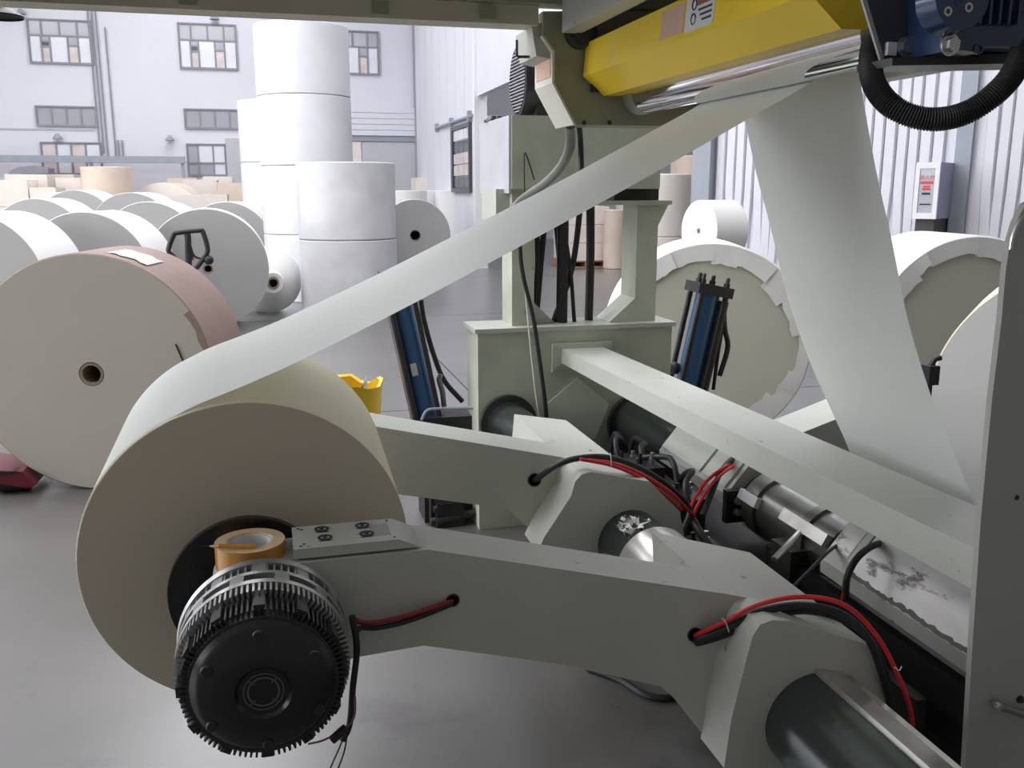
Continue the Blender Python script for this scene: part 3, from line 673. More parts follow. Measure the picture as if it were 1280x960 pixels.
# small chrome dome on top
q0 = at(618, 143, 4.5); b = lathe(nb(), [(0, 0.055), (0.01, 0.055), (0.028, 0.04), (0.035, 0)], (xt0+.03, 4.55, zq), (0, 0, 1), 24)
obj('domed_knob', b, BLACKG, mb)
# ---- fan motor on the top box
mx = at(647, 104, 4.4); mt = thing('fan_motor', 'black electric motor with grilled fan cover on the top box', 'motor', (mx.x, 4.4, zq))
MR = 0.160; mz = zq+0.178
obj('fan_cover', bevel(lathe(nb(), [(0.012, 0.0), (0.012, MR*0.9), (0, MR*0.93), (0, MR), (0.08, MR), (0.10, MR*1.0), (0.10, 0)], (mx.x, 4.4, mz), (1, 0, 0), 56), 0.001, 1), BLACKM, mt)
for k in range(19):
    zz = -MR*0.86+k*MR*0.0955; hw = math.sqrt(max(0, (MR*0.9)**2-zz*zz))
    obj('grille_bar', box(nb(), mx.x-0.004, mx.x+0.012, 4.4-hw, 4.4+hw, mz+zz-0.0032, mz+zz+0.0032), NICKEL, mt)
obj('motor_body', lathe(nb(), [(0, MR*0.92), (0.30, MR*0.92), (0.32, MR*0.8), (0.32, 0)], (mx.x+0.10, 4.4, mz), (1, 0, 0), 48), BLACKM, mt)
obj('motor_foot', bevel(box(nb(), mx.x+0.06, mx.x+0.40, 4.28, 4.52, zq, zq+0.08), 0.005), BLACKM, mt)
# bent wire hook above it
hk = tube(nb(), ppts([(646, 50), (646, 69), (648, 71), (675, 71), (678, 69), (679, 42)], 3.0), 0.0045, 8, smooth=0)
HOOK = hk

# ---- upper side frame, guard, deck
YF = 2.9
uf = thing('upper_frame', 'olive upper frame plate carrying the chrome roller, with cream guard strip', 'machine frame', (1.2, YF, 1.8))
pp = xz([(679, 14), (679, 45), (692, 64), (692, 104), (719, 156), (870, 158), (905, 120), (950, 14)], YF)
obj('frame_plate', bevel(prism(nb(), pp, YF, YF+0.13), 0.003), OLIVE, uf)
gp = xz([(679, 45), (692, 64), (692, 104), (719, 156)], YF); b = nb(); off = 0.006
rows = [[b.verts.new((x-off, y, z)) for x, z in gp]+[b.verts.new((x+.002, y, z)) for x, z in gp[::-1]] for y in (YF-.004, YF+0.195)]
b.faces.new(rows[0]); b.faces.new(rows[1][::-1])
for i in range(8): b.faces.new([rows[0][i], rows[1][i], rows[1][(i+1) % 8], rows[0][(i+1) % 8]])
obj('guard_strip', b, CREAMP, uf, smooth=False)
s0, s1 = Vector((gp[1][0]-.0075, 0, gp[1][1]-.01)), Vector((gp[2][0]-.0075, 0, gp[2][1]+.02))
obj('sticker', box(nb(), s0.x, s0.x+.0012, YF+.01, YF+.17, s1.z, s0.z-.01), PEACH, uf, label='peach sticker on the guard')
pq = xz([(656, 38), (679, 30), (679, 78), (662, 74)], YF+0.1)
obj('corner_block', bevel(prism(nb(), pq, YF+.02, YF+.22), .003), GREEN, uf)
q0 = at(703, 83, YF); obj('bolt', bolt(nb(), (q0.x, YF, q0.z), (0, -1, 0), 0.012), OLIVE, uf)
for px in (730, 762): q0 = at(px, 155, YF); obj('bolt', bolt(nb(), (q0.x, YF, q0.z+.004), (0, -1, 0), 0.005), GREASE, uf)
q0 = at(728, 50, YF); b = nb(); lathe(b, [(0, 0), (0, .05), (-.04, .045), (-.04, .03), (-.06, .03), (-.06, 0)], (q0.x-.01, YF, q0.z+.02), (0, 1, 0), 24); obj('bearing_cap', b, GREASE, uf)
obj('wire_hook', HOOK, GREASE, uf)
lw_ = at(697, 44, YF); b = nb()
box(b, lw_.x, lw_.x+.06, 1.3, YF-.045, lw_.z, lw_.z+.16)
obj('top_rail', bevel(b, 0.003), GREEN, uf)
tbm = at(300, 15, YF).z
tg = thing('cross_bar', 'long horizontal overhead bar along the top left', 'beam', (-0.6, YF, tbm))
obj('bar', bevel(box(nb(), -1.9, at(672, 30, YF).x, YF-.01, YF+.09, 2.098, 2.155), 0.004), mat('beige_bar_paint', (.56, .54, .44), .5, noise=.12, scale=4), tg)
for px, py in ((235, 2), (475, 11), (609, 18)):
    q0 = at(px, py, YF-.01)
    obj('hole_mark', bevel(box(nb(), q0.x-.025, q0.x+.025, YF-.022, YF-.0101, 2.108, 2.145), .004), OLIVE, tg)  # olive block stands in for a fuzzy hole in the bar
dk = thing('overhead_deck', 'dark walkway deck above the machine, seen from below at the top edge', 'platform', (0.4, 1.6, 2.25))
for k in range(4):
    obj('deck_board', bevel(box(nb(), -1.9, 2.7, 1.775+k*0.285, 1.775+k*0.285+0.279, 2.262, 2.29), .003), GREASE, dk)
for x in (-1.7, 2.5): obj('deck_beam', box(nb(), x, x+.08, 1.775, 2.855, 2.157, 2.262), GREASE, dk)
obj('deck_beam', box(nb(), -1.9, 2.7, 2.86, 2.94, 2.156, 2.262), OLIVE, dk)
for (x, y) in ((2.62, .38),): obj('deck_brace', box(nb(), x, x+.08, y, 1.9, 2.157, 2.262), GREASE, dk); obj('deck_post', box(nb(), x, x+.08, y, y+.08, 0, 2.157), GREASE, dk)
# yellow guard
YE = 1.60
yg = thing('yellow_guard', 'bright yellow sheet metal guard with warning label above the chrome roller', 'guard', (1.15, 2.2, 1.89))
gpf = [(0.981, 2.05), (0.973, 1.951), (1.043, 1.893), (1.33, 1.90), (1.36, 2.06)]
hb = bevel(prism(nb(), gpf, YE, YF-.012), 0.005, 2)
obj('guard_sheet', hb, YEL, yg)
fn = Vector((gpf[1][0]-gpf[0][0], 0, gpf[1][1]-gpf[0][1]))
def on_guard(u0, u1, y0, y1, th, m, parent, name, label=None):
    nx, nz = -fn.z, fn.x; L_ = math.hypot(nx, nz); nx, nz = nx/L_, nz/L_
    if nx > 0: nx, nz = -nx, -nz
    P0 = (gpf[0][0]+fn.x*u0, gpf[0][1]+fn.z*u0); P1 = (gpf[0][0]+fn.x*u1, gpf[0][1]+fn.z*u1)
    b = prism(nb(), [P0, P1, (P1[0]+nx*th, P1[1]+nz*th), (P0[0]+nx*th, P0[1]+nz*th)], y0, y1)
    return obj(name, b, m, parent, label, smooth=False)
def gy_(px): # Y on the upper face for a picture column
    v = ray(px, 40); return EYE.y+v.y*(0.977/v.x)
ya, ybb, yc = gy_(826), gy_(857), gy_(892)
on_guard(.10, .80, ybb+.01, ya, 0.001, PEACH, yg, 'faded_label', 'faded peach label')
wl = on_guard(.12, .86, yc, ybb, 0.0012, LABELW, yg, 'warning_label', 'white warning label with hand pictogram and lines of text')
on_guard(.12, .34, yc, yc+(ybb-yc)*.6, 0.0018, PINKM, wl, 'header_band', 'maroon header band')
for i, u in enumerate((.42, .54, .66)): on_guard(u, u+.05, yc+.01, yc+(ybb-yc)*(.55-.08*i), 0.0019, INK, wl, 'text_line')
b = nb(); lathe(b, [(-.004, .013), (.001, .013), (.001, .010), (-.004, .010)], (0.9765, ybb-.045, 2.022), (-1, 0, 0), 20)
lathe(b, [(-.004, .013), (.001, .013), (.001, .010), (-.004, .010)], (0.9745, ybb-.045, 1.990), (-1, 0, 0), 20)
obj('pictogram', b, INK, wl)
obj('torn_corner', box(nb(), 1.0, 1.03, YF-.018, YF-.004, 1.905, 1.935), INK, yg)
# chrome roller
ro = thing('idler_roller', 'polished chrome idler roller under the yellow guard', 'roller', (RO[0], 2.2, RO[1]-rr_))
obj('roller_body', bevel(lathe(nb(), [(0, 0), (0, rr_), (1.16, rr_), (1.16, 0)], (RO[0], 1.62, RO[1]), (0, 1, 0), 72), .004, 2), CHROME, ro)
obj('end_cap', bevel(lathe(nb(), [(0, 0), (0, rr_+.001), (.08, rr_+.001), (.08, 0)], (RO[0], 2.782, RO[1]), (0, 1, 0), 48), .006, 2), NICKEL, ro, label='pale end cap')
obj('journal', cyl(nb(), (RO[0], 1.52, RO[1]), (RO[0], 2.91, RO[1]), 0.02), NICKEL, ro)
# pale guide bar right of the roller
gb = thing('guide_bar', 'pale guide bar continuing to the right of the chrome roller', 'guide bar', (1.35, 1.9, 1.86))
for (dx_, dz_, w2, m) in ((0.17, -.045, .05, WHITE), (0.225, -.015, .03, NICKEL), (0.27, 0.01, .05, WHITE)):
    obj('rail', bevel(box(nb(), RO[0]+dx_+.04, RO[0]+dx_+w2+.04, 1.535, 2.90, RO[1]+dz_, RO[1]+dz_+.02), .003), m, gb)

# ---- near upper plate with navy motor, conduit
np_ = thing('near_side_plate', 'dark slate side plate with pale edge at the top right', 'machine plate', (1.5, 1.5, 1.8))
pp = xz([(1068, -45), (1106, 80), (1330, 84), (1330, -45)], 1.48)
obj('plate', bevel(prism(nb(), pp, 1.48, 1.492), .002), SLATE, np_)
pe = xz([(1064, -45), (1103, 84), (1108, 84), (1070, -45)], 1.475)
obj('plate_edge', prism(nb(), pe, 1.474, 1.4795), PANELG, np_, label='pale grey edge strip')
pr_ = xz([(1106, 74), (1330, 66), (1330, 80), (1106, 84)], 1.45)
obj('bottom_rail', bevel(prism(nb(), pr_, 1.43, 1.53), .002), GREASE, np_)
q0 = at(1135, 58, 1.47); obj('bolt', bolt(nb(), (q0.x, 1.479, q0.z), (0, -1, 0), .012, .010), NICKEL, np_)
q0 = at(1115, 60, 1.47); obj('bright_tab', bevel(box(nb(), q0.x-.008, q0.x+.010, 1.470, 1.479, q0.z-.012, q0.z+.010), .003), WHITE, np_)
gm = thing('gear_motor', 'glossy navy blue gear motor at the top right corner', 'motor', (1.45, 1.35, 1.83))
pp = xz([(1172, -40), (1172, 66), (1204, 70), (1206, 62), (1330, 64), (1330, -40)], 1.40)
obj('gear_case', bevel(prism(nb(), pp, 1.36, 1.478), .008, 3), NAVY, gm)
q1 = at(1195, -2, 1.34)
obj('gear_boss', bevel(lathe(nb(), [(0, 0), (0, .05), (.04, .056), (.04, 0)], (q1.x, 1.325, q1.z), (0, 1, 0), 40), .004), NAVY, gm)
for px, py in ((1182, 15), (1208, 10), (1196, 3)):
    q0 = at(px, py, 1.33); obj('boss_screw', lathe(nb(), [(0, 0), (0, .0075), (-.006, .0075), (-.006, .004), (-.003, .004), (-.003, 0)], (q0.x, 1.33, q0.z), (0, 1, 0), 16), NICKEL if px != 1196 else NAVY, gm)
for k in range(5):
    px = 1226+k*12; q0 = at(px, 20, 1.345)
    obj('cooling_fin', bevel(box(nb(), q0.x-.002, q0.x+.003, 1.345, 1.365, q0.z-.012, q0.z+.05), .001), NAVY, gm)
q0 = at(1193, 55, 1.35); obj('bolt', bolt(nb(), (q0.x, 1.361, q0.z), (0, -1, 0), .012, .010), NICKEL, gm)
q0 = at(1228, 60, 1.35); obj('lug', lathe(nb(), [(0, .006), (-.004, .006), (-.004, .009), (0, .009)], (q0.x, 1.361, q0.z), (0, 1, 0), 16), NAVY, gm)
q0 = at(1276, 5, 1.34); obj('rating_plate', box(nb(), q0.x-.008, q0.x+.03, 1.3555, 1.3605, q0.z-.008, q0.z+.03), GREASE, gm)
cd = nb(); path = cr([at(1112, 22, 1.54), at(1094, 48, 1.535), at(1088, 76, 1.515), at(1094, 108, 1.47), at(1118, 135, 1.43), at(1160, 149, 1.40), at(1205, 142, 1.38), at(1245, 116, 1.36), at(1270, 85, 1.36), at(1285, 40, 1.38)], 26)
tube(cd, path, 0.0205, 16, smooth=0, rib=0.86)
tag(obj('corrugated_conduit', cd, BLACK), 'black corrugated hose looping below the dark plate at the top right', 'hose')

# ---- right side panel
sp = thing('side_panel', 'grey painted side panel along the right picture edge', 'machine panel', (1.8, 1.45, 0))
pp = xz([(1207, 957), (1216, 800), (1226, 650), (1240, 500), (1252, 400), (1257, 340), (1262, 305), (1270, 278), (1282, 255), (1320, 235), (1640, 200)], 1.45)
pp = [(pp[0][0]+.012, 0.0)]+pp+[(2.35, 0.0)]
obj('panel', bevel(prism(nb(), pp, 1.45, 1.464), .002, 1), PANELG, sp)
obj('panel_rib', box(nb(), 1.62, 1.66, 1.4645, 1.60, .1, 1.1), PANELG, sp)
b = nb(); q0 = at(1250, 883, 1.43); q1 = at(1300, 900, 1.43)
tube(b, [q0+Vector((0, .022, 0)), q0, q0*.97+q1*.03, q1], 0.0075, 12, smooth=3)
obj('handle', b, GRPIPE, sp, label='short dark lever handle')
q2 = at(1279, 877, 1.44); obj('handle_bolt', bolt(nb(), (q2.x, 1.45, q2.z), (0, -1, 0), .006), GREASE, sp)
q2 = at(1271, 622, 1.45); obj('bolt_hole', lathe(nb(), [(0, 0), (0, .005), (.002, .006), (.002, 0)], (q2.x, 1.4485, q2.z), (0, 1, 0), 16), INK, sp)
b = nb(); e0 = at(1273, 285, 1.44); tube(b, [at(1263, 312, 1.447), at(1266, 295, 1.447), at(1274, 277, 1.447), at(1284, 262, 1.447)], .004, 8); obj('edge_highlight', b, NICKEL, sp)  # metal tube stands in for the highlight along the curved panel edge

# ---- dark lower frame between the shafts
lf = thing('lower_frame', 'dark greasy channel frame low between the slide shafts', 'machine frame', (1.35, 2.8, 0))
b = nb(); box(b, 1.27, 1.30, 1.7, 4.099, .14, .40); box(b, 1.44, 1.47, 1.7, 4.099, .14, .40); box(b, 1.3, 1.44, 1.7, 4.099, .14, .17)
obj('channel', bevel(b, .003), GREASE, lf)
obj('sill', box(nb(), 1.50, 1.95, 1.6, 4.099, 0, .26), BLACK, lf)
obj('shade_wall', box(nb(), 1.545, 1.575, 1.47, 2.6, .261, .44), BLACK, lf, label='black sheet standing in for deep shade under the scraped block')  # black wall added for the deep shade below the block
obj('channel_cover', bevel(box(nb(), 1.30, 1.44, 2.9, 3.9, .36, .38), .002), mat('grey_green_plate', (.12, .135, .115), .4, noise=.25), lf)
for y in (1.7, 3.0, 3.9): obj('foot', box(nb(), 1.28, 1.46, y, y+.1, 0, .14), GREASE, lf)
# linkage: cylinder with rings seen in the middle
lk = thing('linkage_bracket', 'small dark bracket with bolts and pale strut between the shafts', 'bracket', (1.45, 2.6, 0))
b = nb(); q0 = at(985, 690, 2.45); box(b, q0.x-.02, q0.x+.06, 2.40, 2.52, .26, q0.z+.02); obj('bracket', bevel(b, .004), GREASE, lk)
b = nb(); tube(b, [at(968, 700, 2.35), at(998, 668, 2.42), at(1004, 660, 2.45)], .012, 10); obj('strut', b, BRIGHT, lk)
for px, py in ((935, 618), (922, 626), (921, 640)):
    q0 = at(px, py, 2.825); obj('bolt', bolt(nb(), q0, (-.1, -1, .1), .010, .02), NICKEL, lk)
b = nb(); q0 = at(925, 628, 2.84); box(b, q0.x-.06, q0.x+.08, 2.828, 2.856, q0.z-.07, q0.z+.05); obj('bolt_plate', b, BLACK, lk)

vm = thing('valve_manifold', 'black greasy valve manifold with fittings between the two slide shafts', 'valve', (1.37, 3.0, .38))
for (x, y, sx, sy, h) in ((1.36, 2.72, .055, .07, .04), (1.40, 2.95, .05, .09, .14), (1.35, 3.18, .045, .08, .19), (1.38, 3.45, .05, .09, .12)):
    o_ = obj('valve', bevel(box(nb(), x-sx, x+sx, y-sy, y+sy, .382 if y > 2.9 else .30, .38+h), .008), BLACKM, vm)
    for dx_ in (-.025, .025): obj('fitting', lathe(nb(), [(0, 0), (0, .013), (.02, .013), (.02, .009), (.04, .009), (.04, 0)], (x+dx_, y, .38+h-.002), (0, 0, 1), 6), NICKEL if dx_ > 0 else BLACK, o_)
for k, (x0, y0, x1, y1) in enumerate(((1.33, 2.72, 1.42, 3.05), (1.40, 2.98, 1.34, 3.3), (1.36, 3.2, 1.45, 3.6), (1.31, 3.35, 1.40, 3.7))):
    obj('hose', tube(nb(), [(x0, y0, .50), (x0+.01, y0+.08, .60), ((x0+x1)/2+.03, (y0+y1)/2, .62-.02*k), (x1, y1-.05, .56), (x1, y1, .45)], .011, 10), BLACK, vm)

# ================================================================ BRAKE ON THE ARM
BX, BZ = -0.052, 0.815
bk = thing('disc_brake', 'round black finned brake bolted to the end of the near arm', 'brake', (BX, 1.38, 0.66))
YB = 1.40
# rear aluminium ring, slots, fins
ring = nb(); lathe(ring, [(0, .118), (0, .146), (.012, .149), (.012, .118)], (BX, 1.575, BZ), (0, 1, 0), 96); obj('rear_ring', ring, NICKEL, bk)
for (y, d_) in ((1.497, .012), (1.535, .010)):
    ring = nb(); lathe(ring, [(0, .112), (0, .144), (d_, .145), (d_, .112)], (BX, y, BZ), (0, 1, 0), 96); obj('middle_ring', ring, NICKEL, bk)
obj('inner_drum', lathe(nb(), [(0, 0), (0, .120), (.19, .124), (.19, 0)], (BX, 1.415, BZ), (0, 1, 0), 64), BLACKM, bk)
def tooth(name, n, y0, y1, r0, r1, hw, m, skip=None, cnt_a=0, cnt_b=360):
    src = None
    for k in range(n):
        a = math.radians(cnt_a+(cnt_b-cnt_a)*k/n)
        if skip and (k % skip == 0): continue
        if src is None:
            b = nb(); box(b, -hw, hw, y0, y1, r0, r1); me = bpy.data.meshes.new(name); bmesh.ops.recalc_face_normals(b, faces=b.faces); b.to_mesh(me); b.free(); me.materials.append(m); src = me
        o = bpy.data.objects.new(name, src); COL.objects.link(o); o.parent = bk
        o.location = Vector((BX, 0, BZ))-bk.location; o.rotation_euler = (0, a, 0)
tooth('cooling_fin', 72, 1.545, 1.576, .118, .142, .0016, NICKEL, 9)
tooth('ring_post', 12, 1.544, 1.576, .120, .1435, .010, NICKEL)
tooth('window_post', 12, 1.508, 1.536, .120, .1445, .012, NICKEL, cnt_a=15, cnt_b=375)
tooth('disc_fin', 96, 1.466, 1.498, .112, .143, .0018, NICKEL)
tooth('front_fin', 90, 1.418, 1.467, .112, .131, .0017, BLACKM)
tooth('caliper_lug', 12, 1.425, 1.497, .108, .136, .009, BLACKM)
# slots between the rings: dark caliper blocks
b = nb(); lathe(b, [(0, .11), (0, .128), (.034, .130), (.034, .11)], (BX, 1.538, BZ), (0, 1, 0), 64); obj('brake_band', b, BLACKM, bk)
fc = obj('front_cover', bevel(lathe(nb(), [(0.006, 0), (0.006, .040), (0.0, .045), (0, .072), (.004, .078), (.008, .098), (.018, .108), (.03, .120), (.03, 0)], (BX, YB-.01, BZ), (0, 1, 0), 72), .001, 1), BLACKG, bk, label='smooth black round front cover')
for k in range(6):
    a = 2*PI*k/6+.55; c_ = (BX+.096*math.cos(a), YB-.002, BZ+.096*math.sin(a))
    obj('cover_lug', bevel(lathe(nb(), [(0, 0), (0, .010), (-.003, .008), (-.003, 0)], c_, (0, 1, 0), 16), .001, 1), BLACKM, fc)
mr = mat('emblem_grey', (.16, .16, .17), .4, metal=.4)
b = nb(); lathe(b, [(0, .032), (-.001, .032), (-.001, .0305), (0, .0305)], (BX, YB-.0042, BZ), (0, 1, 0), 48)
lathe(b, [(0, .0255), (-.001, .0255), (-.001, .023), (0, .023)], (BX, YB-.0042, BZ), (0, 1, 0), 48)
for k in range(4):
    a = PI/4+k*PI/2; M2 = Matrix.Translation((BX, YB-.0042, BZ)) @ Matrix.Rotation(-a, 4, 'Y')
    box(b, .019, .031, -.001, 0, -.0009, .0009, M=M2)
obj('round_emblem', b, mr, fc, label='thin double ring emblem with four ticks')
# cables hanging from the brake
b = tube(nb(), ppts([(440, 770), (446, 810), (441, 860), (437, 905), (428, 925)], 1.52), .006); obj('hanging_cable', b, BLACK, bk)
b = tube(nb(), ppts([(432, 915), (424, 935), (412, 962)], 1.52), .0016, 6); obj('loose_wire', b, GREASE, bk)
b = tube(nb(), ppts([(434, 918), (430, 940), (421, 965)], 1.52), .0016, 6); obj('loose_wire', b, GREASE, bk)
b = tube(nb(), ppts([(444, 870), (443, 895), (432, 910), (405, 925), (385, 930)], 1.50), .0018, 6); obj('loose_wire', b, mat('brown_wire', (.25, .1, .07), .5), bk)
b = nb(); cyl(b, at(415, 925, 1.50), at(432, 910, 1.50), .008, 12); obj('connector', b, BLACK, bk)

# ---- tape roll and pencil on the arm
tc = at(314, 697, 1.70)
tzb = at(314, 708, 1.66).z
arm_top = 0.912
tpz = arm_top+0.004
tape = thing('tape_roll', 'roll of tan packing tape lying on the arm above the brake', 'tape roll', (tc.x, 1.687, tpz))
TR, TH = .0635, .046
MT = Matrix.Translation((tc.x, 1.687, tpz)) 
obj('tape', bevel(lathe(nb(), [(0, .042), (0, TR), (TH, TR), (TH, .042), (0, .042)], (tc.x, 1.687, tpz), (0, 0, 1), 72, [0, 0, 1, 1]), .0008, 1), [TAPE, TAPEE], tape)
obj('tape_core', lathe(nb(), [(0.001, .037), (0.001, .0419), (TH-.003, .0419), (TH-.003, .037), (.001, .037)], (tc.x, 1.687, tpz), (0, 0, 1), 48), LABELW, tape)
obj('tape_core_fill', lathe(nb(), [(0.002, 0), (.002, .0368), (.016, .0368), (.016, 0)], (tc.x, 1.687, tpz), (0, 0, 1), 32), LABELG, tape)
pz = tpz+TH+.0045
p0 = Vector((tc.x-.075, 1.655, pz+.004)); p1 = Vector((tc.x+.012, 1.645, pz-.002))
pn = thing('pencil', 'short orange pencil with dark tip resting on the tape roll', 'pencil', ((p0.x+p1.x)/2, 1.65, pz-.004))
dd = (p1-p0).normalized()
obj('barrel', cyl(nb(), p0+dd*.022, p1, .0044, 6), PINK, pn)
obj('sharpened_end', cyl(nb(), p0+dd*.006, p0+dd*.0221, .0012, 10, .0044), TAPEE, pn)
obj('tip', cyl(nb(), p0-dd*.012, p0+dd*.0061, .0006, 8, .0012), INK, pn)

# ================================================================ CABLES
def cable(label, parts, loc, cat='cable'):
    t = thing('cable_bundle', label, cat, loc)
    for (pts, r, m, nm) in parts: obj(nm, tube(nb(), pts, r, 10), m, t)
    return t
def pv(l): return [at(a, b, Y) for a, b, Y in l]
cable('red and black cables arching over the near arm hub', [
    (pv([(866, 796, 1.66), (872, 793, 1.61), (905, 778, 1.58), (945, 757, 1.55), (1000, 746, 1.53), (1055, 756, 1.50), (1096, 795, 1.48), (1122, 843, 1.47), (1136, 880, 1.47), (1141, 905, 1.48)]), .0050, REDC, 'red_cable'),
    (pv([(866, 800, 1.66), (873, 799, 1.61), (905, 787, 1.585), (945, 766, 1.565), (1000, 757, 1.55), (1050, 767, 1.53), (1085, 798, 1.50), (1105, 850, 1.50), (1120, 900, 1.52)]), .0085, BLACK, 'black_cable'),
    (pv([(866, 804, 1.66), (876, 803, 1.61), (910, 792, 1.59), (950, 772, 1.57), (1010, 764, 1.56), (1060, 778, 1.54), (1095, 810, 1.52), (1115, 870, 1.54)]), .0070, BLACK, 'black_cable'),
    (pv([(903, 772, 1.565), (908, 780, 1.562), (911, 790, 1.575), (906, 782, 1.60)]), .0012, LABELW, 'cable_tie'),
    (pv([(1118, 834, 1.46), (1124, 838, 1.462), (1127, 833, 1.47)]), .0012, LABELW, 'cable_tie')], (1.0, 1.5, .7))
cable('red and black cables curving over the far arm hub', [
    (pv([(666, 601, 2.72), (672, 598, 2.66), (695, 582, 2.60), (722, 573, 2.58), (760, 572, 2.58), (800, 585, 2.62), (835, 607, 2.66), (858, 630, 2.7), (866, 648, 2.72)]), .0095, BLACK, 'black_cable'),
    (pv([(735, 575, 2.56), (765, 579, 2.56), (800, 592, 2.58), (835, 613, 2.62), (858, 635, 2.66), (868, 645, 2.68)]), .0055, REDC, 'red_cable'),
    (pv([(725, 574, 2.555), (765, 582, 2.55), (798, 596, 2.565), (828, 616, 2.60), (852, 637, 2.64)]), .0055, REDC, 'red_cable'),
    (pv([(763, 566, 2.56), (764, 576, 2.545), (764, 585, 2.545)]), .0015, LABELW, 'cable_tie')], (0.95, 2.5, .75))
cable('red and black cables over the pale sleeve block', [
    (pv([(859, 650, 2.7), (866, 628, 2.75), (882, 603, 2.82), (905, 584, 2.88), (921, 576, 3.0)]), .0062, REDC, 'red_cable'),
    (pv([(862, 655, 2.7), (872, 632, 2.74), (889, 606, 2.81), (908, 588, 2.87), (926, 578, 2.98)]), .0062, REDC, 'red_cable'),
    (pv([(878, 645, 2.72), (890, 615, 2.80), (900, 592, 2.87), (915, 574, 2.95), (930, 568, 3.05)]), .0105, BLACK, 'black_cable'),
    (pv([(866, 650, 2.7), (878, 670, 2.62), (895, 695, 2.55), (910, 720, 2.5)]), .014, BLACK, 'black_cable'),
    (pv([(862, 645, 2.7), (850, 675, 2.66), (842, 700, 2.6)]), .012, BLACK, 'black_cable')], (1.3, 2.8, .6))
cable('black cable looped over the scraped sleeve block', [
    (pv([(1057, 750, 2.02), (1059, 722, 2.02), (1072, 697, 2.04), (1092, 682, 2.08), (1112, 677, 2.16)]), .0095, BLACK, 'black_cable'),
    (pv([(1052, 752, 2.02), (1055, 735, 2.02), (1058, 720, 2.025)]), .003, REDC, 'red_cable')], (1.5, 2.0, .6))
cable('thin black cable crossing under the scraped block', [
    (pv([(985, 740, 2.0), (1010, 715, 2.1), (1035, 690, 2.2), (1060, 672, 2.3)]), .005, BLACK, 'black_cable'),
    (pv([(940, 620, 2.9), (950, 612, 2.85), (970, 612, 2.8), (985, 620, 2.8), (1000, 632, 2.8)]), .006, BLACK, 'black_cable')], (1.4, 2.3, .6))
cable('dull red taped cables leaving the hole in the near arm', [
    (pv([(568, 749, 1.64), (560, 753, 1.61), (530, 763, 1.60), (500, 772, 1.595), (470, 778, 1.59), (452, 778, 1.57), (444, 775, 1.54)]), .0048, mat('dull_red_cable', (.25, .02, .02), .5), 'red_cable'),
    (pv([(568, 753, 1.64), (560, 757, 1.61), (530, 769, 1.60), (500, 779, 1.595), (470, 785, 1.59), (452, 785, 1.56), (445, 790, 1.53)]), .005, BLACK, 'black_cable')], (.2, 1.6, .8))
b = tube(nb(), [atz(735, 835, .012), atz(775, 850, .012), atz(805, 868, .012), atz(835, 872, .012), atz(870, 860, .012)], .011, 10)
tag(obj('floor_cable', b, BLACK), 'black cable lying on the floor under the near arm', 'cable')

# ---- hoses behind the web, between the columns
HS = [((668, 250), (672, 330), (665, 400), .016), ((685, 240), (676, 330), (670, 392), .018), ((690, 250), (700, 340), (703, 398), .014),
      ((704, 250), (703, 330), (702, 398), .035), ((728, 235), (716, 330), (692, 398), .018), ((738, 230), (738, 320), (736, 396), .026), ((695, 245), (712, 330), (718, 398), .012)]
for k, (a, m_, b2, r) in enumerate(HS):
    Yh_ = 4.22+.02*(k % 3)
    p_ = [at(a[0], a[1], Yh_), at(m_[0], m_[1], Yh_), at(b2[0], b2[1], Yh_)]
    p_[0].z = zt+.02; p_[2].z = .975
    o = obj('hydraulic_hose', tube(nb(), p_, r*.8, 10), BLACK)
    tag(o, ['thin black hose nearest the left column', 'second black hose from the left column', 'slanting black hose left of the thick one', 'thickest black hose in the middle of the bundle', 'black hose crossing the thick one from upper right', 'separate straight black hose right of the bundle', 'thinnest black hose just right of the thick one'][k], 'hose', 'hoses between the frame columns')
b = tube(nb(), pv([(713, 157, 3.0), (712, 185, 3.1), (700, 210, 3.3), (680, 230, 3.6), (655, 247, 3.9), (640, 262, 4.0)]), .017, 12)
tag(obj('flexible_conduit', b, GRPIPE), 'grey flexible conduit bending down in front of the top box', 'conduit')
b = tube(nb(), pv([(724, 157, 3.05), (726, 185, 3.1), (727, 230, 3.1)]), .010, 10)
tag(obj('hanging_cable', b, BLACK), 'short straight black cable hanging below the olive plate', 'cable')
b = tube(nb(), pv([(649, 262, 4.0), (650, 310, 4.0), (654, 345, 4.0), (666, 395, 4.0), (673, 440, 4.0), (681, 500, 4.0), (685, 545, 4.0)]), .010, 10)
dcab = tag(obj('dangling_cable', b, BLACK), 'long thin black cable dangling in front of the base box', 'cable')
b = tube(nb(), pv([(653, 320, 4.02), (660, 400, 4.02), (667, 470, 4.02), (676, 540, 4.02)]), .004, 8)
obj('cord', b, CREAMP, dcab, label='frayed pale cord')
b = tube(nb(), pv([(656, 250, 4.02), (655, 205, 4.03), (657, 192, 4.04), (668, 225, 4.06)]), .0035, 8)
tag(obj('wire_loop', b, GREASE), 'thin wire loop standing before the green top box', 'wire')

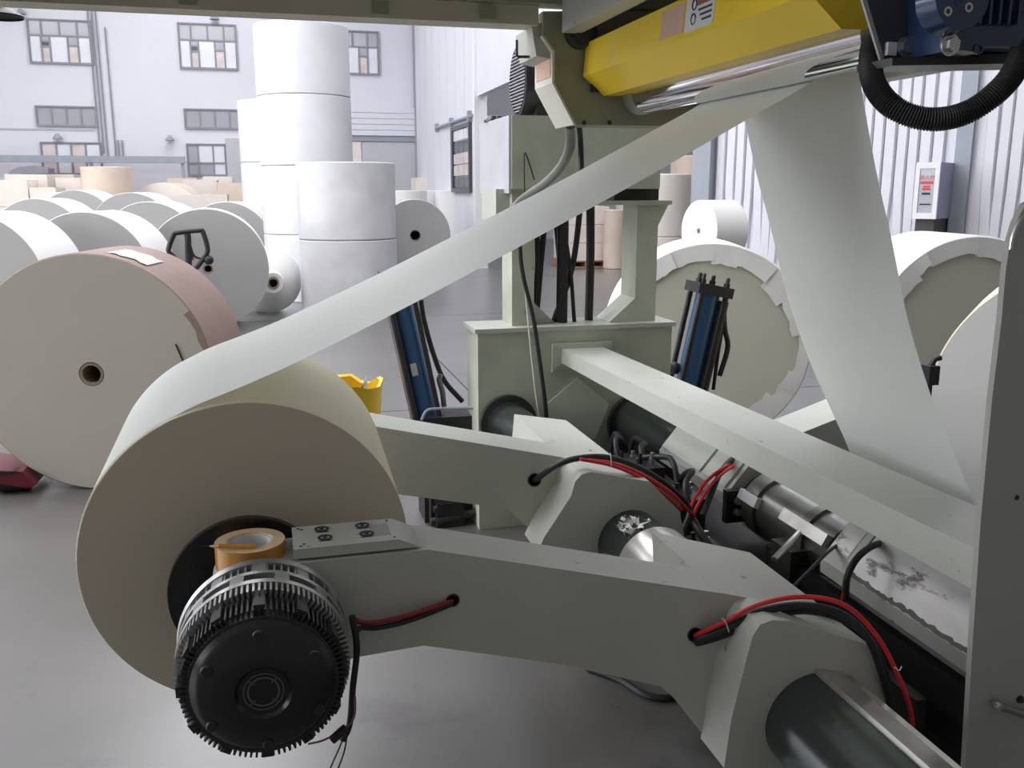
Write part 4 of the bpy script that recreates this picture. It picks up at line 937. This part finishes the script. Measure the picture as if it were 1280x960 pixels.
# ================================================================ HYDRAULIC CYLINDERS
def slanted(name, bm_fn): pass
def hyd(label, top, bot, Y, w2, cap):
    t0, b0 = at(top[0], top[1], Y), at(bot[0], bot[1], Y)
    ax_ = (b0-t0); L_ = ax_.length; z = ax_.normalized(); x = Vector((0, 1, 0)).cross(z).normalized(); y = z.cross(x)
    M = Matrix(((x.x, y.x, z.x, t0.x), (x.y, y.y, z.y, t0.y), (x.z, y.z, z.z, t0.z), (0, 0, 0, 1)))
    t = thing('hydraulic_cylinder', label, 'hydraulic cylinder', (b0.x, Y, 0))
    obj('barrel', lathe(nb(), [(0, 0), (0, w2*.72), (L_, w2*.72), (L_, 0)], t0, z, 40), BLUE, t)
    for sx in (-1, 1):
        for sy in (-1, 1):
            c_ = M @ Vector((sx*w2*.8, sy*w2*.8, -.03 if cap else 0)); obj('tie_rod', cyl(nb(), c_, c_+z*(L_+(.03 if cap else 0)), w2*.17, 12), BLACKM, t)
    obj('side_cover', bevel(box(nb(), -w2*1.02, -w2*.55, -w2*.9, w2*.9, .02, L_, M=M), .004), SLATE, t) if cap else obj('side_cover', bevel(box(nb(), w2*.62, w2*1.0, -w2*.9, w2*.9, 0, L_, M=M), .004), SLATE, t)
    if cap:
        obj('end_cap', bevel(box(nb(), -w2*1.15, w2*1.15, -w2, w2, -.055, 0, M=M), .004), BLACKM, t)
        for sx in (-.95, -.32, .32, .95):
            c_ = M @ Vector((sx*w2, -.3*w2 if abs(sx) > .5 else .4*w2, -.055)); bb = nb()
            lathe(bb, [(0, 0), (0, .019), (.02, .019), (.02, .012), (.045, .012), (.052, .006), (.052, 0)], c_, -z, 6); obj('cap_nut', bb, BLACKM, t)
        c_ = M @ Vector((w2*.95, -.2*w2, L_*.62)); obj('port_knob', lathe(nb(), [(0, 0), (0, .03), (.03, .035), (.05, .02), (.05, 0)], c_, x, 20), BLACKM, t)
        tt = nb(); tube(tt, [M @ Vector((-w2*1.0, -.02, .02)), M @ Vector((-w2*1.5, -.02, .16)), M @ Vector((-w2*2.0, -.02, .26)), M @ Vector((-w2*1.9, -.02, .42))], .014)
        obj('feed_hose', tt, BLACK, t)
        tt = nb(); tube(tt, [M @ Vector((-w2*1.3, -.02, .1)), M @ Vector((-w2*1.45, -.02, .3)), M @ Vector((-w2*1.7, -.02, .5))], .010)
        obj('feed_hose', tt, BLACK, t)
    else:
        obj('label_plate', box(nb(), .0, w2*.40, -w2*.80, -w2*.70, L_*.57, L_*.57+.06, M=M), LABELG, t, label='small pale square label')
    return t, b0
t_, b0 = hyd('left blue hydraulic cylinder leaning beside the base box', (492, 335), (536, 535), 4.35, .072, False)
hb_ = at(565, 520, 4.35); b = nb(); box(b, hb_.x-.16, hb_.x+.10, 4.25, 4.45, 0, hb_.z+.02); obj('foot_bracket', bevel(b, .006), BLACKM, t_)
b = tube(nb(), pv([(527, 525, 4.23), (533, 514, 4.23), (545, 511, 4.23), (592, 510, 4.23)]), .007, 8); obj('edge_bar', b, GREYC, t_)
b = tube(nb(), pv([(526, 375, 4.45), (530, 400, 4.45), (541, 440, 4.45), (555, 475, 4.45), (578, 502, 4.45)]), .013, 10)
tag(obj('hydraulic_hose', b, BLACK), 'curved black hose right of the left blue cylinder', 'hose')
b = tube(nb(), pv([(555, 508, 4.4), (553, 490, 4.4), (549, 475, 4.4), (551, 468, 4.4)]), .014, 10, smooth=6)
tag(obj('grey_hose_stub', b, GRPIPE), 'short grey upright hose stub near the curved hose', 'hose')
t_, b0 = hyd('right blue hydraulic cylinder with four capped bolts in front of the torn roll', (885, 368), (850, 520), 4.5, .088, True)
obj('foot_bracket', bevel(box(nb(), b0.x-.1, b0.x+.1, 4.4, 4.6, 0, b0.z+.03), .006), BLACKM, t_)

# pump / valve on floor
vp = atz(555, 655, 0)
vb_ = thing('valve_block', 'small black valve block with knobs on the floor under the far arm', 'valve', (vp.x, vp.y, 0))
obj('valve_body', bevel(box(nb(), vp.x-.04, vp.x+.09, vp.y-.05, vp.y+.07, 0, .12), .008), BLACKM, vb_)
for (dx_, dz_) in ((-.07, .03), (-.055, .09), (.11, .05)): obj('knob', lathe(nb(), [(0, 0), (0, .018), (.03, .022), (.03, 0)], (vp.x+dx_, vp.y-.03, dz_), (1, 0, 0), 16), BLACK, vb_)
obj('stem', cyl(nb(), (vp.x-.06, vp.y, .0), (vp.x-.06, vp.y, .2), .012, 10), BLACK, vb_)
p0 = atz(545, 658, .01); p1 = atz(603, 645, .03)
b = nb(); tube(b, [p0+Vector((0, 0, .02)), p1+Vector((0, 0, .03))], .02, 8, smooth=0); tag(obj('floor_rail', b, GREASE), 'dark steel rail lying on the floor beside the base box', 'rail')

# yellow bag tub
yc_ = at(428, 490, 5.3)
yt = thing('yellow_bag', 'yellow woven waste bag with paper scrap inside, behind the cream roll', 'bag', (yc_.x, 5.3, 0))
b = nb(); rows = []; rnd = random.Random(2)
hs = [(0, .17), (.12, .19), (.3, .21), (.44, .220), (.50, .228), (.49, .205), (.40, .20), (.1, .16)]
off = [rnd.uniform(-.025, .025) for _ in range(20)]
for (h, r) in hs: rows.append([b.verts.new((yc_.x+math.cos(2*PI*i/20)*(r+off[i]*.5*(h/.5)), 5.3+math.sin(2*PI*i/20)*(r+off[(i+3) % 20]*.4), h+(off[i] if h > .38 else 0))) for i in range(20)])
for A_, B_ in zip(rows, rows[1:]):
    for i in range(20): b.faces.new([A_[i], A_[(i+1) % 20], B_[(i+1) % 20], B_[i]])
b.faces.new(rows[0][::-1]); b.faces.new(rows[-1]); obj('bag_body', b, YELT, yt)
b = nb(); pq_ = [b.verts.new(v) for v in (at(446, 498, 5.32), at(462, 497, 5.3), at(458, 468, 5.32), at(450, 492, 5.34))]; b.faces.new(pq_[:3]); b.faces.new([pq_[0], pq_[2], pq_[3]])
po = obj('paper_scrap', b, SCRAP); tag(po, 'pointed white paper scrap sticking out of the yellow bag', 'paper scrap')
sol = po.modifiers.new('thickness', 'SOLIDIFY'); sol.thickness = .002

# ================================================================ PALLET JACKS
def jack(label, M, m, handle=True):
    o = M.to_translation()
    t = thing('pallet_jack', label, 'pallet jack', (o.x, o.y, 0))
    def bx(n, *a, mm=m, bev=.006): obj(n, bevel(box(nb(), *a, M=M), bev), mm, t)
    return t, bx
jx = at(235, 345, 8.6); J = Matrix.Translation((jx.x, 8.6, 0)) @ Matrix.Rotation(.15, 4, 'Z')
jt, bx = jack('pallet jack with black loop handle in front of the grey roll', J, REDP)
bx('fork', -.27, -.11, .15, 1.25, .03, .09); bx('fork', .11, .27, .15, 1.25, .03, .09); bx('pump_body', -.14, .14, -.1, .15, .08, .40)
obj('pump_column', cyl(nb(), J @ Vector((0, 0, .4)), J @ Vector((0, 0, .62)), .05), REDP, jt)
for sx in (-.07, .07): obj('wheel', cyl(nb(), J @ Vector((sx-.03, 0, .09)), J @ Vector((sx+.03, 0, .09)), .09, 24), BLACK, jt)
def jp(px, py): return at(px, py, 8.55)
obj('tow_bar', tube(nb(), [J @ Vector((0, 0, .55)), jp(236, 340), jp(235, 298), jp(234, 292)], .028, 12, smooth=0), BLACKM, jt)
obj('handle_loop', tube(nb(), [jp(236, 338), jp(214, 318), jp(211, 310), jp(217, 294), jp(222, 291), jp(250, 288), jp(254, 291), jp(259, 308), jp(258, 318), jp(247, 333), jp(238, 342)], .022, 10, smooth=3), BLACKM, jt)
obj('hand_lever', tube(nb(), [jp(238, 308), jp(243, 320), jp(254, 324)], .010, 8), BLACKM, jt)
b = nb(); q0 = jp(261, 325); bmesh.ops.create_uvsphere(b, u_segments=16, v_segments=10, radius=.042, matrix=Matrix.Translation(q0)); cyl(b, q0, jp(254, 326), .012, 8); obj('lever_knob', b, BLACKM, jt)
obj('trigger', tube(nb(), [jp(236, 322), jp(239, 312), jp(241, 325)], .010, 8), REDP, jt)
# second jack, only a corner visible at the left edge under the kraft roll
k0 = atz(22, 612, 0)
j2 = thing('pallet_jack', 'dark red pallet jack corner with black wheel at the left edge beneath the kraft-rimmed roll', 'pallet jack', (k0.x, k0.y, 0))
pz_ = [at(-30, 578, k0.y), at(10, 582, k0.y), at(34, 583, k0.y), at(50, 600, k0.y), at(40, 603, k0.y), at(2, 597, k0.y), at(-30, 597, k0.y)]
obj('jack_frame', bevel(prism(nb(), [(p.x, p.z) for p in pz_], k0.y-.10, k0.y+.22), .006), REDP, j2)
obj('wheel', cyl(nb(), (k0.x-.075, k0.y-.02, .052), (k0.x+.07, k0.y-.02, .052), .052, 28), BLACK, j2)
obj('grip_slot', bevel(box(nb(), at(5, 585, k0.y).x, at(26, 585, k0.y).x, k0.y-.104, k0.y-.02, at(10, 584, k0.y).z-.012, at(10, 584, k0.y).z+.004), .003), BLACK, j2)

# ================================================================ WALL CABINET
FD = 0.42                                                      # how far the cabinet stands off the partition
t0_, t1_ = wall_t(1143, FD), wall_t(1173, FD)
Mc = RW @ Matrix.Translation((t0_, FD, 0)) @ Matrix.Rotation(0, 4, 'Z') @ Matrix.Scale(-1, 4, (0, 1, 0))
ca = Mc @ Vector((0, 0, 0)); cv = ray(1158, 273); kk = (ca-EYE).length/Vector((cv.x, cv.y, 0)).length
z0c = CH+cv.z*kk; cv = ray(1158, 204); z1c = CH+cv.z*kk
cwid = t1_-t0_; cdp = FD-.004
cb_ = thing('hose_cabinet', 'white glazed wall cabinet with red lettering on the corrugated wall', 'cabinet', (ca.x, ca.y, z0c))
obj('cabinet_body', bevel(box(nb(), 0, cwid, .012, cdp, z0c, z1c, M=Mc), .004), mat('cabinet_lilac', (.30, .30, .42), .5), cb_)
fr_ = nb(); fw_ = .035
for (a, b_, c_, d_) in ((0, fw_, z0c, z1c), (cwid-fw_, cwid, z0c, z1c), (fw_, cwid-fw_, z0c, z0c+.05), (fw_, cwid-fw_, z1c-.05, z1c)): box(fr_, a, b_, -.012, .012, c_, d_, M=Mc)
dr_ = obj('cabinet_door', fr_, WHITE, cb_)
gl = obj('door_glass', box(nb(), fw_, cwid-fw_, -.004, .010, z0c+.05, z1c-.05, M=Mc), GLASS, dr_)
H_ = z1c-z0c
def text(s, size, x, z, m):
    c = bpy.data.curves.new('lettering', 'FONT'); c.body = s; c.size = size; c.align_x = 'CENTER'; c.extrude = .0006; c.materials.append(m)
    o = bpy.data.objects.new('lettering', c); COL.objects.link(o); o.parent = cb_
    Mw = Mc @ Matrix.Translation((x, -.0055, z)) @ Matrix.Rotation(PI/2, 4, 'X')
    me = bpy.data.meshes.new_from_object(o); bpy.data.objects.remove(o)
    o = bpy.data.objects.new('lettering', me); COL.objects.link(o); o.parent = dr_; me.transform(Matrix.Translation(-cb_.location) @ Mw)
text('消火栓', .045, cwid/2, z0c+H_*.70, REDT)
for (hw, zc, hh, m) in ((.052, .645, .012, REDT), (.028, .575, .007, REDT), (.034, .53, .010, REDT), (.034, .45, .009, INK), (.045, .26, .006, INK)):
    obj('printed_line', box(nb(), cwid/2-hw, cwid/2+hw, -.006, -.0035, z0c+H_*zc-hh, z0c+H_*zc+hh, M=Mc), m, dr_)
obj('cabinet_stand', box(nb(), .02, cwid-.02, .03, cdp, 0, z0c, M=Mc), mat('dark_brown_stand', (.07, .06, .06), .6), cb_)

# ================================================================ BACKGROUND GOODS
def pallet_stack(label, px, Y, w_, h, n, m, z0=0, group=None, dpt=1.0, nm='wrapped_stack', cat='stack', pallet=True):
    c = at(px, 260, Y)
    t = thing(nm, label, cat, (c.x, Y, 0), group)
    if pallet:
        for dx_ in (-w_/2, -.06, w_/2-.12): obj('pallet_block', box(nb(), c.x+dx_, c.x+dx_+.12, Y, Y+dpt, 0.02, .12), WOOD, t)
        obj('pallet_board', box(nb(), c.x-w_/2, c.x+w_/2, Y-.01, Y+dpt, .12, .145), WOOD, t)
        obj('pallet_board', box(nb(), c.x-w_/2, c.x+w_/2, Y-.01, Y+dpt, 0, .02), WOOD, t)
    z = .145 if pallet else 0
    hh = (h-z)/n
    for k in range(n):
        obj('ream_layer', bevel(box(nb(), c.x-w_/2+.02+.01*math.sin(k*5+px), c.x+w_/2-.02, Y+.01, Y+dpt, z+k*hh+.004, z+(k+1)*hh-.004), .03, 2), m, t)
    return t
def zpy(py, Y, px=150): return at(px, py, Y).z
bgd = [(12, 21.6, .8, 225, BEIGEL), (36, 22.9, .9, 218, BEIGEL), (68, 24.1, 1.0, 218, BEIGE), (55, 21.5, .55, 234, BEIGEL), (98, 23.0, .9, 222, BEIGEL), (80, 20.2, .85, 240, BEIGEL)]
labs = ['pale wrapped stack at the far left edge', 'low pale stack under the dark canopy', 'beige wrapped stack third from the left', 'pale low stack in front of the beige one at left', 'pale stack just left of the beige barrel roll', 'low pale bundle in front, left of the beige barrel roll']
for (px, Y, w_, py, m), l in zip(bgd, labs): pallet_stack(l, px, Y, w_, max(.5, zpy(py, Y)), 3, m)
upright(140, 21.5, .50, 0, zpy(209, 21.5), 'beige barrel-like upright roll in the far goods row', m=BEIGE)
lying_roll('paper_roll', 'beige far roll lying on its side with a dark core hole', at(203, 235, 21.8).x, 21.8, .88, .25, .8, BEIGEL, BEIGE, .09)
bgd = [(230, 24.6, .75, 222, BEIGE), (252, 23.4, .8, 224, BEIGEL), (274, 24.6, .75, 220, BEIGEL), (292, 22.2, .7, 228, BEIGE), (248, 20.4, 1.2, 243, BEIGEL)]
labs = ['beige stack right of the far lying roll', 'pale stack second right of the far lying roll', 'pale stack third right of the far lying roll', 'beige stack just left of the thin white stack', 'low pale bundle in front of the right beige stacks']
for (px, Y, w_, py, m), l in zip(bgd, labs): pallet_stack(l, px, Y, w_, max(.5, zpy(py, Y)), 3, m)
# bright white wrapped rolls on the right of the stacks
wl_ = ['first', 'second', 'third', 'fourth']
for k, px in enumerate((512, 541, 566, 592)):
    upright(px, 21.9+1.3*(k % 2), .44, 0, zpy(238, 22, 540), 'white film-wrapped upright roll, %s from the grey two-roll stack' % wl_[k], m=PAPER)
pallet_stack('small pale ream stack behind the bright white wrapped rolls', 537, 25.0, .75, zpy(222, 25.0, 540), 2, BEIGEL, pallet=False)
pallet_stack('wide pale ream stack on a wooden pallet seen between the frame columns', 736, 18.5, .95, zpy(258, 18.5, 740), 3, BEIGEL)
upright(768, 18.2, .22, .0, zpy(262, 18.2, 768), 'narrow brownish wrapped roll beside the pallet between the columns', m=BEIGE)
upright(786, 19.0, .30, .0, zpy(245, 19, 786), 'pale roll left of the right frame column', m=BEIGEL)
for k, lab in enumerate(('lower pale upright roll behind the right frame column', 'upper pale upright roll behind the right frame column')):
    upright(828, 13.2, .40, k*.92, .915, lab, m=BEIGEL)
upright(862, 14.5, .36, 0, zpy(195, 14.5, 862), 'beige layered upright roll left of the corrugated wall', m=BEIGE)
# overhead rail and canopy at the far left
ra = at(2, 197, 26.4); rb = at(231, 200, 26.4)
cr_ = thing('conveyor_rail', 'long grey overhead rail crossing in front of the far left windows', 'rail', (-4.3, 26.4, 0))
obj('rail_beam', bevel(box(nb(), ra.x-2, rb.x, 26.3, 26.5, ra.z-.11, ra.z+.06), .01), GREYC, cr_)
for x in (ra.x-1, -4.5, rb.x-.1): obj('rail_post', box(nb(), x, x+.08, 26.35, 26.45, 0, ra.z-.11), GREYC, cr_)
q0 = at(35, 216, 25.4)
cn = thing('dark_canopy', 'dark rounded canopy above the pale stacks at far left', 'canopy', (q0.x, 25.4, 0))
b = nb(); prism(b, xz([(8, 224), (12, 214), (22, 209), (44, 207), (60, 210), (60, 217), (30, 217)], 25.4), 25.4, 26.1); obj('canopy_shell', bevel(b, .03), FRAMEM, cn)
obj('canopy_post', box(nb(), q0.x+.1, q0.x+.25, 25.7, 25.9, 0, q0.z), FRAMEM, cn)
# wall lamps
for (px, py, l) in ((26, 14, 'small grey wall lamp above the leftmost upper window'), (268, 21, 'small grey wall lamp above the second upper window'), (72, 170, 'small grey wall lamp above the leftmost lower window'), (212, 172, 'small grey wall lamp with a cable near the middle lower wall')):
    q0 = at(px, py, 26.9)
    t = thing('wall_lamp', l, 'lamp', (q0.x, 26.9, q0.z), 'wall lamps on the far facade')
    obj('lamp_hood', lathe(nb(), [(0, .12), (.02, .12), (.14, .03), (.14, 0)], (q0.x, 26.85, q0.z-.08), (0, 0, 1), 16), GREYC, t)
    obj('lamp_arm', box(nb(), q0.x-.02, q0.x+.02, 26.85, 27.0, q0.z, q0.z+.04), GREYC, t)
# pendant lamp
q0 = at(-2, 22, 7.0)
pl_ = thing('pendant_lamp', 'dark hanging lamp shade at the top left corner', 'lamp', (q0.x, 7.0, q0.z))
obj('lamp_shade', lathe(nb(), [(0, .15), (.012, .155), (.03, .13), (.07, .06), (.12, .05), (.12, 0)], (q0.x, 7.0, q0.z), (0, 0, 1), 40), BLACKM, pl_)
obj('cord', cyl(nb(), (q0.x, 7, q0.z+.12), (q0.x, 7, 9), .012, 8), BLACKM, pl_)
